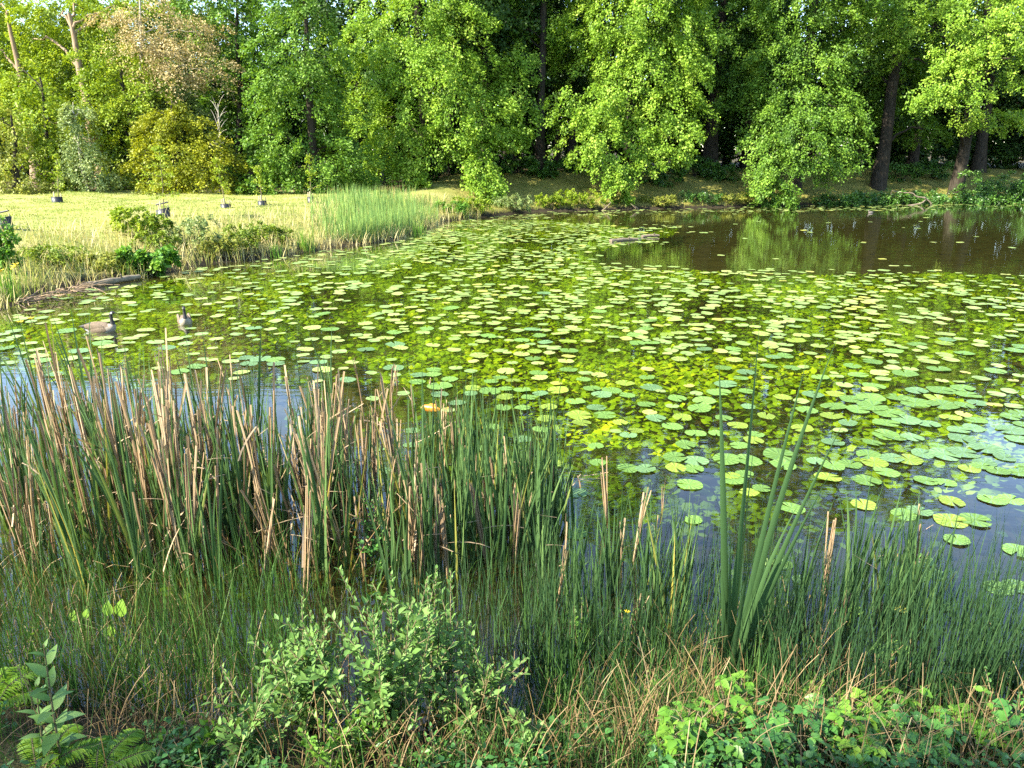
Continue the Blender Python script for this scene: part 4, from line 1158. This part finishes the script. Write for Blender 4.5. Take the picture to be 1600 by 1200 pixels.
# small duck far out
DR = smooth_rings([(-.24, .10, .01, .006), (-.19, .09, .05, .03), (-.10, .07, .085, .07), (.02, .065, .09, .08), (.10, .08, .07, .07), (.14, .13, .036, .04), (.15, .17, .034, .036), (.17, .20, .038, .036), (.20, .20, .028, .024), (.24, .19, .018, .008)], 28)
root = empty('duck', P(1360, 333), 'small greyish duck alone on the far open water', 'duck', None, math.radians(200))
mb = MB(); loft(mb, DR, lambda i, a: 0, 12)
mb.v = [v - np.array([0, 0, .03], np.float32) if len(v) else v for v in mb.v]
mb.build('body', [M['plume_grey']], root, smooth=True)
# orange fish basking at the surface
FR = smooth_rings([(-.20, .0, .004, .012), (-.14, .0, .014, .024), (-.06, .0, .036, .05), (.04, .0, .046, .06), (.11, .0, .042, .052), (.16, .0, .032, .036), (.19, -.005, .014, .014)], 24)
root = empty('fish', P(675, 636) + [0, 0, -.028], 'orange fish with a pale head basking at the surface among the reeds', 'fish', None, math.radians(158))
mb = MB(); loft(mb, FR, lambda i, a: 1 if i > 18 else 0, 12)
mb.build('body', [M['fish'], M['fish_pale']], root, smooth=True)
mb = MB(); mb.add([[-.18, .0, .012], [-.29, .012, .075], [-.26, .0, .0], [-.29, -.012, -.07], [-.18, 0, -.012]], [[0, 1, 2], [2, 3, 4]]).add([[-.18, .0, .012], [-.26, 0, 0], [-.18, 0, -.012]], [[0, 1, 2]])
mb.build('tail_fin', M['fish'], root)
mb = MB(); mb.add([[-.05, 0, .05], [-.07, .004, .085], [.03, .004, .088], [.06, 0, .055]], [[0, 1, 2, 3]])
mb.build('back_fin', M['fish'], root)

# ------------------------------------------------------------------ saplings in black guards
def guard(x, y, w, h, label, slant=0.0):
    g = ground_pt(x, y)
    m_ = g[1] / F_PX
    r, hh = w * m_ * .5, h * m_
    root = empty('tree_guard', g, label, 'tree guard')
    mb = MB()
    th = np.arange(20) / 20 * 2 * PI
    rings = []
    for rr, z in ((r, -.1), (r, hh), (r - .012, hh), (r - .012, -.1)):
        rings.append(np.stack([rr * np.cos(th), rr * np.sin(th), z + slant * .1 * np.cos(th) * (z > 0)], -1))
    v = np.concatenate(rings)
    f = [[a * 20 + b, a * 20 + (b + 1) % 20, (a + 1) * 20 + (b + 1) % 20, (a + 1) * 20 + b] for a in range(3) for b in range(20)]
    mb.add(v, f); mb.build('collar', M['collar'], root)
    for k in range(3):
        a = .6 + k * 2.1
        mb = MB(); c = np.array([r * .80 * math.cos(a), r * .80 * math.sin(a), 0])
        tube(mb, [c + [0, 0, -.2], c + [0, 0, hh + .18 + .05 * k]], [.028, .028], 4)
        mb.build('stake', M['stake'], root)
    if slant:
        mb = MB(); tube(mb, [[-r, 0, hh + .16], [r, 0, hh + .28]], [.03, .03], 5)
        mb.build('tie_bar', M['collar'], root)
    return g
def sapling(g, x, ytop, label, mat='yellow', n=26, wid=.35):
    tp_ = PD(x, ytop, g[1])
    root = empty('sapling', g, label, 'sapling')
    mb = MB()
    pts = curve_pts([[0, 0, -.2], (tp_ - g) * .5 + [.04, 0, 0], tp_ - g], 10)
    tube(mb, pts, np.linspace(.028, .008, 10), 6)
    H = tp_[2] - g[2]
    tips = []
    for k in range(n):
        f = rng.uniform(.35, 1.0); a_ = pts[int(f * 9)]
        e = a_ + np.array([rng.normal(0, wid), rng.normal(0, wid), rng.uniform(.1, .35)]) * (1.15 - f)
        tube(mb, [a_, (a_ + e) / 2 + [0, 0, .03], e], [.008, .006, .004], 4)
        tips += [a_ * (1 - q) + e * q for q in (.5, .8, 1)]
    mb.build('trunk', M['twig'], root, smooth=True)
    tips = np.array(tips)
    pos = np.repeat(tips, 5, 0) + rng.normal(0, .05, (len(tips) * 5, 3))
    nn = len(pos)
    mb = MB(); stamp(mb, LEAF_V, LEAF_F, pos, frames(rng.normal(0, 1, (nn, 3)) + [0, 0, -.3], norm(rng.normal(0, .5, (nn, 3)) + [0, 0, 1])), rng.uniform(.07, .13, nn), np.clip(rng.normal(.6, .2, nn), 0, 1))
    mb.build('crown', M[mat], root)
g = guard(6, 359, 26, 16, 'large black tree guard cut by the picture edge with a slanting bar', 1.0); 
g = guard(90, 316, 15, 8, 'black tree guard in front of the yellow green tree'); sapling(g, 88, 238, 'slim yellow leaved sapling before the yellow green tree')
g = guard(256, 340, 20, 13, 'tilted black tree guard beside the leafy bank shrub', .6); sapling(g, 248, 225, 'loose green sapling above the leafy bank shrub', 'yellow', 60, .7)
g = guard(353, 325, 15, 6, 'low black tree guard in front of the golden bush'); sapling(g, 335, 245, 'leaning thin sapling before the golden bush')
g = guard(410, 320, 13, 6, 'black tree guard at the edge of the golden bush'); sapling(g, 401, 258, 'short sapling with sparse yellow leaves between bush and lime')
g = guard(486, 317, 10, 9, 'narrow tree guard with pale stakes before the cone shaped lime'); sapling(g, 481, 240, 'upright sapling before the cone shaped lime')

# ------------------------------------------------------------------ wood in and by the water
def log(name, p0, p1, r, label, mat='deadwood', bend=.05):
    mb = MB()
    pts = curve_pts([p0, (np.array(p0) + p1) / 2 + [0, bend, bend * .5], p1], 12)
    rad = r * (1 + .15 * np.sin(np.arange(12) * 1.7)) * np.linspace(1.05, .7, 12)
    tube(mb, pts, rad, 9)
    k = pts[7]
    tube(mb, [k, k + [.05, -.12, r * 1.6]], [r * .4, r * .2], 5)
    o = mb.build(name, M[mat], smooth=True, origin=tuple(pts[0]))
    return tag(o, label, 'log')
log('floating_log', P(954, 377, .02), P(996, 374, .03), .10, 'longer weathered log floating at the edge of the lily pads')
log('floating_log', P(1003, 370, .02), P(1030, 368, .06), .08, 'shorter floating log pointing out to the open brown water')
log('edging_log', P(134, 447, .05), P(218, 432, .10), .11, 'pale timber edging log along the meadow waterline', 'stone', .02)
mb = MB()
for k in range(70):
    q = P(rng.uniform(15, 175), 0) if False else None
    x = rng.uniform(20, 150); q = P(x, np.interp(x, [20, 150], [470, 442]) + rng.uniform(-3, 6), .06 + rng.random() * .12)
    a = rng.normal(.5, .7); L = rng.uniform(.2, .8)
    e = q + [math.cos(a) * L, math.sin(a) * L, rng.normal(0, .1)]
    tube(mb, [q, (q + e) / 2 + rng.normal(0, .03, 3), e], [.018, .014, .008], 5)
tag(mb.build('brushwood', M['bark_warm']), 'brown brushwood and roots washed up under the meadow bank', 'brushwood', kind='stuff')
mb = MB()
br = [(1393, 298), (1412, 301), (1426, 302), (1432, 307), (1447, 310), (1438, 318), (1414, 322)]
Yb = 60.0
tube(mb, curve_pts([PD(x, y, Yb - .05 * k) for k, (x, y) in enumerate(br)], 20), np.linspace(.035, .075, 20), 7)
tube(mb, curve_pts([PD(x, y, Yb) for x, y in ((1446, 310), (1455, 318), (1452, 324), (1444, 329))], 10), np.linspace(.07, .035, 10), 7)
tube(mb, curve_pts([PD(x, y, Yb) for x, y in ((1393, 298), (1392, 304))], 4), [.03, .02, .02, .015], 5)
tag(mb.build('fallen_branch', M['deadwood'], smooth=True, origin=tuple(PD(1446, 310, Yb))), 'bent bare branch fallen into the water at the dark end of the pond', 'branch')
for x0, y0, x1, y1, lab in [(940, 330, 955, 316, 'thin root slanting into the water beneath the bright lowest spray'), (1025, 326, 1034, 312, 'forked pale stick poking from the bank past the bright lowest spray'), (998, 330, 990, 322, 'short stick lying at the foot of the far bank')]:
    a, b_ = P(x0, y0, -.05), PD(x1, y1, P(x0, y0)[1] + .4)
    mb = MB(); tube(mb, curve_pts([a, (a + b_) / 2 + [.08, 0, .05], b_], 7), np.linspace(.05, .03, 7), 6)
    tube(mb, [(a + b_) / 2, (a + b_) / 2 + [-.4, .1, .35]], [.035, .02], 5)
    tag(mb.build('stick', M['deadwood'], smooth=True, origin=tuple(a)), lab, 'stick')

# ------------------------------------------------------------------ plants on the meadow bank
BP = [(232, 428, 42, 22, 'bright', .17, 'low plant of big shiny round leaves at the meadow waterline', 1.2, .0),
      (225, 368, 36, 20, 'yellow', .12, 'leafy yellow green bank shrub beside the tilted tree guard', 1.0, .2),
      (245, 395, 30, 16, 'mid', .11, 'small shrub above the big shiny leaves', 1.0, .2),
      (310, 388, 34, 22, 'pale', .09, 'grey green weed clump on the bank past the big shiny leaves', 1.0, .3),
      (345, 398, 26, 16, 'olive', .09, 'dry olive weeds low on the meadow bank', .9, .3),
      (385, 390, 32, 20, 'mid', .10, 'green weed clump on the meadow bank before the rush bed', 1.0, .2),
      (428, 380, 22, 16, 'mid', .10, 'young leafy shoots beside the yellow green iris blades', 1.0, .2),
      (75, 415, 40, 14, 'mid', .09, 'low green herbs on the straw coloured slope', .8, .3),
      (150, 420, 34, 12, 'olive', .09, 'faded herbs above the timber edging log', .8, .35),
      (12, 425, 18, 34, 'bright', .11, 'upright bush above the yellow irises at the pond edge', 1.1, .1),
      (705, 332, 24, 9, 'bright', .13, 'low leaves at the waterline between rush bed and hanging branch', 1.0, .2),
      (735, 330, 26, 12, 'yellow', .13, 'weedy clump at the waterline by the hanging branch', 1.0, .2),
      (800, 327, 30, 10, 'pale', .12, 'pale weeds at the waterline past the hanging branch', 1.0, .25),
      (860, 322, 22, 9, 'yellow', .13, 'yellow green plants overhanging the undercut far bank', 1.0, .2),
      (905, 320, 34, 12, 'yellow', .13, 'sunlit yellow green bank plants beside the bright lowest spray', 1.0, .2),
      (1030, 318, 24, 7, 'olive', .13, 'small olive tuft on the edge of the far bank', .9, .3),
      (1090, 315, 30, 8, 'hedge', .13, 'dark low leaves on the far bank edge under the drooping limes', .9, .2),
      (1150, 315, 26, 7, 'olive', .13, 'short tuft on the bank just before the dense dark lime', .9, .3)]
for x, yb, rx, ry, mt, lf, lab, dn, br_ in BP:
    g = ground_pt(x, yb)
    m_ = math.hypot(g[0], g[1]) / F_PX
    root = empty('bank_plant', g, lab, 'plant')
    tmb = MB()
    for k in range(9):
        e = g + [rng.uniform(-.8, .8) * rx * m_, rng.uniform(-.3, .3), ry * m_ * rng.uniform(.8, 1.9)]
        s0 = g + [rng.uniform(-.5, .5) * rx * m_, rng.uniform(-.15, .15), -.1]
        tube(tmb, [s0, (s0 + e) / 2, e], [.014, .01, .006], 4)
    tmb.build('stems', M['twig'], root, origin=g)
    mb = MB()
    lob = [(g + [dx * rx * m_ * .6, rng.normal(0, .15), ry * m_ * rng.uniform(.7, 1.1)], (rx * m_ * .5, min(.6, rx * m_ * .5), ry * m_ * rng.uniform(.75, 1.05))) for dx in (-1, -.35, .3, 1)]
    sprays(mb, None, g[:2], lob, lf, 34, 2.3 * dn, .2, br_, .22, .5)
    mb.build('foliage', M[mt], root, origin=g)

def iris(x, y, h, n, label, flowers=0, mat='bright'):
    g = P(x, y, .0); g[2] = max(float(gh(g[0], g[1])), -.1)
    root = empty('iris', g, label, 'iris')
    mb = MB()
    b_ = np.stack([rng.normal(0, .16, n), rng.normal(0, .12, n), np.full(n, -.05)], -1)
    blades(mb, b_, rng.uniform(0, 6.28, n), np.abs(rng.normal(0, .14, n)), h * rng.uniform(.6, 1.05, n), rng.uniform(.025, .04, n), np.abs(rng.normal(.05, .15, n)), 6, np.clip(rng.normal(.55, .2, n), 0, 1), vee=True)
    mb.build('leaves', M[mat], root)
    for k in range(flowers):
        c = np.array([rng.normal(0, .2), rng.normal(0, .12), h * rng.uniform(.6, .95)])
        mb = MB(); a = np.arange(6) * PI / 3
        d = np.stack([np.cos(a), np.sin(a), np.where(np.arange(6) % 2, .7, -.35)], -1)
        stamp(mb, PALM_L[0], PALM_L[1], np.tile(c, (6, 1)), frames(d, np.tile([0, 0, 1.], (6, 1)) + .01), np.full(6, .10), .5)
        mb.build('flower', M['petal'], root)
iris(12, 474, 1.15, 40, 'yellow flowering iris at the pond edge by the brushwood', 5)
iris(478, 393, 1.0, 40, 'pale yellow green iris blades at the foot of the rush bed')
iris(432, 402, .8, 26, 'short iris blades in the water before the meadow weeds')
iris(655, 368, .9, 30, 'light iris blades at the far tip of the rush bed')
iris(725, 342, .9, 24, 'iris clump at the waterline next to the hanging branch')
for x, y, lab in ((33, 511, 'yellow water flower nearest the flowering iris'), (49, 505, 'yellow water flower between the iris and the gliding goose')):
    g = P(x, y)
    root = empty('water_flower', g, lab, 'flower')
    mb = MB(); tube(mb, [[0, 0, -.2], [0, 0, .10]], [.008, .008], 5); mb.build('stalk', M['twig'], root)
    mb = MB(); a = np.arange(6) * PI / 3
    stamp(mb, PALM_L[0], PALM_L[1], np.tile([0, 0, .09], (6, 1)), frames(np.stack([np.cos(a), np.sin(a), np.full(6, .8)], -1), np.tile([0, 0, 1.], (6, 1))), np.full(6, .09), .5)
    mb.build('petals', M['petal'], root)

# ------------------------------------------------------------------ plants on the near bank
def shoot(p0, p1, sag, n=9):
    return curve_pts([p0, (np.asarray(p0) * .5 + np.asarray(p1) * .5) + sag, p1], n)

def leaves_along(mb, pts, L, tpl, step, f0=.15, splay=.9, up=.35, pair=False, taper=.5, tint=.5, petiole=0.0):
    seg = np.linalg.norm(np.diff(pts, axis=0), axis=1).sum()
    n = max(3, int(seg * (1 - f0) / step))
    pos, d, nn, sc = [], [], [], []
    tan = norm(np.gradient(pts, axis=0))
    a0 = rng.uniform(0, 6.28)
    for k in range(n):
        f = f0 + (1 - f0) * (k + .5) / n
        i_ = f * (len(pts) - 1); b0 = int(i_)
        p = pts[b0] + (pts[min(b0 + 1, len(pts) - 1)] - pts[b0]) * (i_ - b0)
        t = tan[b0]
        ref = np.array([1., 0, 0]) if abs(t[2]) > .7 else np.array([0, 0, 1.])
        e1 = np.cross(t, ref); e1 /= np.linalg.norm(e1); e2 = np.cross(t, e1)
        for w in ((0, PI) if pair else (0,)):
            a = a0 + k * (PI / 2 if pair else 2.4) + w + rng.normal(0, .2)
            o = e1 * math.cos(a) + e2 * math.sin(a)
            dd = o * splay + t * (.55 + .8 * f ** 3) + [0, 0, up] + rng.normal(0, .12, 3)
            pos.append(p + o * petiole); d.append(dd); nn.append(t * .6 + [0, 0, .8] - o * .25 + rng.normal(0, .15, 3))
            sc.append(L * rng.uniform(.7, 1.15) * (1 - taper * max(0, f - .55) / .45) * (.75 + .25 * min(1, f * 3)))
    m = len(pos)
    stamp(mb, tpl[0], tpl[1], np.array(pos), frames(np.array(d), norm(np.array(nn))), np.array(sc), np.clip(tint + rng.normal(0, .17, m), 0, 1))

def willow(x, y, h, spread, n, label, mat='willow', L=.085, step=.025, name='willow_sapling', tpl=None, cat='willow', dz=0.0):
    g = ground_pt(x, y)
    root = empty(name, g, label, cat)
    sm_, lm = MB(), MB()
    for k in range(n):
        a = rng.uniform(0, 6.28); hh = h * rng.uniform(.6, 1.05)
        s0 = np.array([rng.normal(0, .05), rng.normal(0, .05), -.08])
        tip = np.array([math.cos(a) * spread * rng.uniform(.2, 1), math.sin(a) * spread * rng.uniform(.2, .9), hh])
        pts = shoot(s0, tip, np.array([math.cos(a), math.sin(a), 0]) * .05 * rng.normal())
        tube(sm_, pts, np.linspace(.008, .003, len(pts)), 5, .5)
        leaves_along(lm, pts, L, tpl or WILLOW_L, step, .12)
        for q in range(int(4 + 5 * hh)):
            f = rng.uniform(.25, .85); b0 = pts[int(f * 8)]
            a2 = rng.uniform(0, 6.28); LL = rng.uniform(.12, .32) * min(1, h)
            e = b0 + [math.cos(a2) * LL * .75, math.sin(a2) * LL * .75, LL * rng.uniform(.35, .95)]
            sp_ = shoot(b0, e, np.array([0, 0, -.01]), 6)
            tube(sm_, sp_, np.linspace(.004, .002, 6), 4, .5)
            leaves_along(lm, sp_, L * .95, tpl or WILLOW_L, step, .1)
    sm_.build('stems', M['twig'], root)
    lm.build('foliage', M[mat], root)
    return root
willow(600, 1160, 1.22, .46, 13, 'tallest grey green willow sapling in the middle of the near bank')
willow(690, 1120, 1.10, .30, 5, 'willow sapling reaching over the water beside the tallest one')
willow(480, 1140, .92, .36, 10, 'bushy willow sapling between the tallest willow and the sedges')
willow(400, 1190, .62, .30, 7, 'lower willow sapling with blue green leaves near the dry grass')
willow(755, 1160, .74, .32, 12, 'dense low willow with pale fresh tips by the rushes')
willow(818, 1190, .36, .14, 5, 'small willow shoot nearest the rushes')
willow(300, 1195, .34, .22, 6, 'knee high willow shoots in the dry grass', 'bright')
willow(545, 1198, .42, .36, 8, 'low broad leaved shoots at the foot of the tallest willow', 'bright', .07)
willow(660, 1198, .36, .30, 7, 'short shoots among dry stems below the low dense willow', 'herb', .06)
willow(590, 880, 1.05, .14, 5, 'scrambling nightshade growing up in the water through the reeds', 'herb', .05, .03, 'nightshade', PALM_L, 'nightshade')
willow(640, 860, .6, .16, 4, 'short nightshade tangle at the edge of the blue patch', 'herb', .045, .03, 'nightshade', PALM_L, 'nightshade')

# tall herb with big paired leaves
def herb(x, y, h, L, label, n=1, name='willowherb', tpl=LANCE_L, mat='willow', step=.06, spread=.05, flower=None):
    g = ground_pt(x, y)
    root = empty(name, g, label, name.replace('_', ' '))
    sm_, lm = MB(), MB()
    for k in range(n):
        s0 = np.array([rng.normal(0, spread * .4), rng.normal(0, spread * .4), -.08]); tip = np.array([rng.normal(0, spread), rng.normal(0, spread), h * rng.uniform(.75, 1.05)])
        pts = shoot(s0, tip, rng.normal(0, .01, 3))
        tube(sm_, pts, np.linspace(.008, .003, 9), 6)
        leaves_along(lm, pts, L, tpl, step, .12, 1.0, .2, True, .65)
        if flower and k == 0:
            fm = MB(); a = np.arange(5) * 2 * PI / 5
            stamp(fm, PALM_L[0], PALM_L[1], np.tile(tip, (5, 1)), frames(np.stack([np.cos(a), np.sin(a), np.full(5, .6)], -1), np.tile([0, 0, 1.], (5, 1))), np.full(5, .028), .5)
            fm.build('flower', M['petal'], root)
    sm_.build('stems', M['twig'], root); lm.build('foliage', M[mat], root)
WH_L = leaf_shape(.21, .28, .05)
herb(110, 1199, 1.0, .17, 'tall willowherb with big grey green leaves nearest the ferns', 1, tpl=WH_L, step=.07)
herb(75, 1199, .55, .14, 'lower willowherb stem beside the tall one', 1, tpl=WH_L, step=.06)
herb(972, 1010, .42, .06, 'plant with one small yellow flower among the rushes', 3, 'loosestrife', PALM_L, 'herb', .05, .08, True)
herb(905, 1010, .45, .06, 'leafy mint beside the plant with the yellow flower', 3, 'water_mint', PALM_L, 'bright', .05, .06)
herb(1020, 1110, .35, .06, 'bright fresh nettle before the cut straw', 3, 'nettle', PALM_L, 'bright', .045, .06)
herb(1250, 1110, .38, .065, 'nettle with pointed leaves next to the low cattail leaves', 3, 'nettle', PALM_L, 'bright', .05, .06)
herb(1210, 1010, .5, .05, 'mint with small round leaves behind the tallest cattail', 4, 'water_mint', PALM_L, 'bright', .05, .10)
herb(1110, 1050, .4, .05, 'dark nettle at the side of the tallest cattail', 3, 'nettle', PALM_L, 'herb', .05, .08)
herb(1560, 1150, .45, .06, 'nettle at the end of the brambles by the pond', 4, 'nettle', PALM_L, 'herb', .05, .14)
herb(40, 1100, .5, .06, 'fresh yellow green herb behind the ferns', 5, 'nettle', PALM_L, 'fern', .05, .14)

# brambles: three-part toothed leaves on arching canes
def bramble(x, y, h, spread, n, label, L=.075, mat='bright'):
    g = ground_pt(x, y)
    root = empty('bramble', g, label, 'bramble')
    cm, lm = MB(), MB()
    pos, d, nn, sc = [], [], [], []
    for k in range(n):
        a = rng.uniform(0, 6.28); r_ = spread * rng.uniform(.3, 1)
        tip = np.array([math.cos(a) * r_, math.sin(a) * r_ * .8, h * rng.uniform(.45, 1)])
        pts = shoot([rng.normal(0, .06), rng.normal(0, .06), -.06], tip, np.array([0, 0, .10]))
        tube(cm, pts, np.linspace(.005, .003, 9), 5)
        for f in np.linspace(.35, 1, int(rng.integers(4, 7))):
            p = pts[int(f * 8)]
            a2 = rng.uniform(0, 6.28)
            o = np.array([math.cos(a2), math.sin(a2), rng.uniform(.1, .6)]); o /= np.linalg.norm(o)
            e = p + o * L * rng.uniform(.5, .9)
            tube(cm, [p, (p + e) / 2 + [0, 0, .004], e], [.0022, .002, .0018], 4)
            hz = np.array([o[0], o[1], 0]); hz /= np.linalg.norm(hz)
            sdv = np.array([-hz[1], hz[0], 0])
            s_ = L * rng.uniform(.75, 1.2)
            for w, q in ((0, 1.0), (1.25, .8), (-1.25, .8)):
                pos.append(e); d.append(hz * math.cos(w) + sdv * math.sin(w) + [0, 0, rng.normal(-.05, .15)]); nn.append(np.array([0, 0, 1.]) + rng.normal(0, .22, 3)); sc.append(s_ * q)
    m = len(pos)
    stamp(lm, BROAD_L[0], BROAD_L[1], np.array(pos), frames(np.array(d), norm(np.array(nn))), np.array(sc), np.repeat(np.clip(.45 + rng.normal(0, .2, m // 3), 0, 1), 3))
    cm.build('canes', M['twig'], root); lm.build('foliage', M[mat], root)
for x, y, h, s_, n, lab, mt in [(1080, 1195, .32, .24, 8, 'bright bramble with toothed leaves at the foot of the straw', 'bright'), (1140, 1150, .36, .22, 7, 'bramble sprig with pale new leaves below the tallest cattail', 'bright'), (1050, 1180, .2, .2, 6, 'low bramble leaves in front of the bright bramble', 'bright'),
                            (1290, 1175, .36, .28, 10, 'dense dark bramble mound right of the straw', 'herb'), (1370, 1150, .36, .26, 9, 'bramble mound below the ring of cut straw', 'bright'), (1430, 1195, .30, .28, 9, 'low bramble carpet beside the dry bent stems', 'herb'), (1200, 1198, .26, .24, 8, 'shaded bramble between the two mounds', 'herb'),
                            (1510, 1180, .30, .24, 8, 'bramble reaching towards the pond end', 'bright'), (1590, 1195, .36, .24, 8, 'last bramble before the picture edge', 'herb'), (1330, 1199, .25, .3, 8, 'bramble leaves crowding in front of the dark mound', 'bright')]:
    bramble(x, y, h * 1.15, s_, n + 2, lab, .072, mt)

# ferns
def fern(x, y, fronds, label):
    g = ground_pt(x, y)
    root = empty('fern', g, label, 'fern')
    sm_, lm = MB(), MB()
    for az, L, rise in fronds:
        d0 = np.array([math.cos(az), math.sin(az), 0])
        pts = curve_pts([[0, 0, -.03], d0 * L * .35 + [0, 0, rise * .8], d0 * L * .8 + [0, 0, rise], d0 * L * 1.05 + [0, 0, rise * .8]], 36)
        tube(sm_, pts, np.linspace(.003, .001, 36), 4)
        tan = norm(np.gradient(pts, axis=0)); sdv = norm(np.cross(tan, [0, 0, 1.]))
        k = np.arange(6, 36); f = (k - 6) / 29
        ln_ = L * .30 * np.sin(PI * np.clip(.12 + .88 * f, 0, 1)) ** .8 + .008
        for s_ in (-1, 1):
            stamp(lm, LANCE_L[0], LANCE_L[1], pts[k], frames(sdv[k] * s_ + tan[k] * .35 + rng.normal(0, .05, (30, 3)), np.tile([0, 0, 1.], (30, 1)) + rng.normal(0, .1, (30, 3))), np.stack([ln_ * .62, ln_, ln_], -1), np.clip(.45 + rng.normal(0, .15, 30), 0, 1))
    sm_.build('stems', M['twig'], root); lm.build('foliage', M['fern'], root)
fern(-15, 1130, [(.9, .34, .22), (.4, .32, .16), (1.6, .3, .22)], 'fern frond spreading in from the picture edge')
fern(60, 1215, [(.6, .3, .08), (1.4, .3, .1), (2.2, .26, .1)], 'yellow green fern low beside the willowherb')
fern(150, 1220, [(.5, .3, .08), (1.2, .3, .1), (1.9, .26, .08)], 'yellow green fern between the willowherb and the dry grass')

# water plantain leaves
g = ground_pt(190, 990)
root = empty('water_plantain', g, 'pair of bright upright oval leaves among the sedges', 'water plantain')
sm_, lm = MB(), MB()
for ax_, tip, L in ((-.1, (-.09, .02, .22), .13), (.1, (.03, -.02, .24), .15), (0, (-.05, -.06, .08), .11), (.3, (-.45, .1, .12), .09), (.2, (-.30, .05, .18), .08)):
    tip = np.array(tip)
    tube(sm_, [[0, 0, -.1], tip * .5 + [0, 0, .02], tip], [.005, .004, .003], 5)
    stamp(lm, PALM_L[0], PALM_L[1], tip[None], frames(np.array([[ax_ * .6, .15, 1.]]), np.array([[-.2, -1., .3]])), np.array([L]), .8)
sm_.build('stems', M['twig'], root); lm.build('foliage', M['bright'], root)

# low leaves that cover the soil
mb = MB()
n = 3600
x, y = rng.uniform(-120, 1720, n), rng.uniform(1060, 1420, n)
q = []
for a, b in zip(x, y):
    u, v = (a - 800) / F_PX, (b - 600) / F_PX
    t = (HC - .6) / (SP + CP * v)
    q.append([u * t, (CP - SP * v) * t])
q = np.array(q); gz = gh(q[:, 0], q[:, 1])
k = (gz > .06) & (np.array([mnoise.noise(Vector((a * 1.6, b * 1.6, 2.2))) for a, b in q]) > -.02)
q, gz = q[k], gz[k]; n = len(q)
hgt = rng.uniform(.02, .22, n)
for tp_, sel, mt in ((PALM_L, slice(0, n // 2), 0), (WILLOW_L, slice(n // 2, n), 1)):
    pos = np.repeat(np.column_stack([q, gz + hgt])[sel], 4, 0); m = len(pos)
    pos = pos + rng.normal(0, .018, (m, 3))
    a = rng.uniform(0, 6.28, m)
    stamp(mb, tp_[0], tp_[1], pos, frames(np.stack([np.cos(a), np.sin(a), rng.normal(.2, .4, m)], -1), norm(np.array([0, 0, 1.]) + rng.normal(0, .35, (m, 3)))), rng.uniform(.02, .05, m), np.clip(rng.normal(.3, .2, m), 0, 1), mt)
tag(mb.build('ground_cover', [M['herb'], M['sedge']]), 'low leafy ground cover over the soil of the near bank', 'ground cover', kind='stuff')
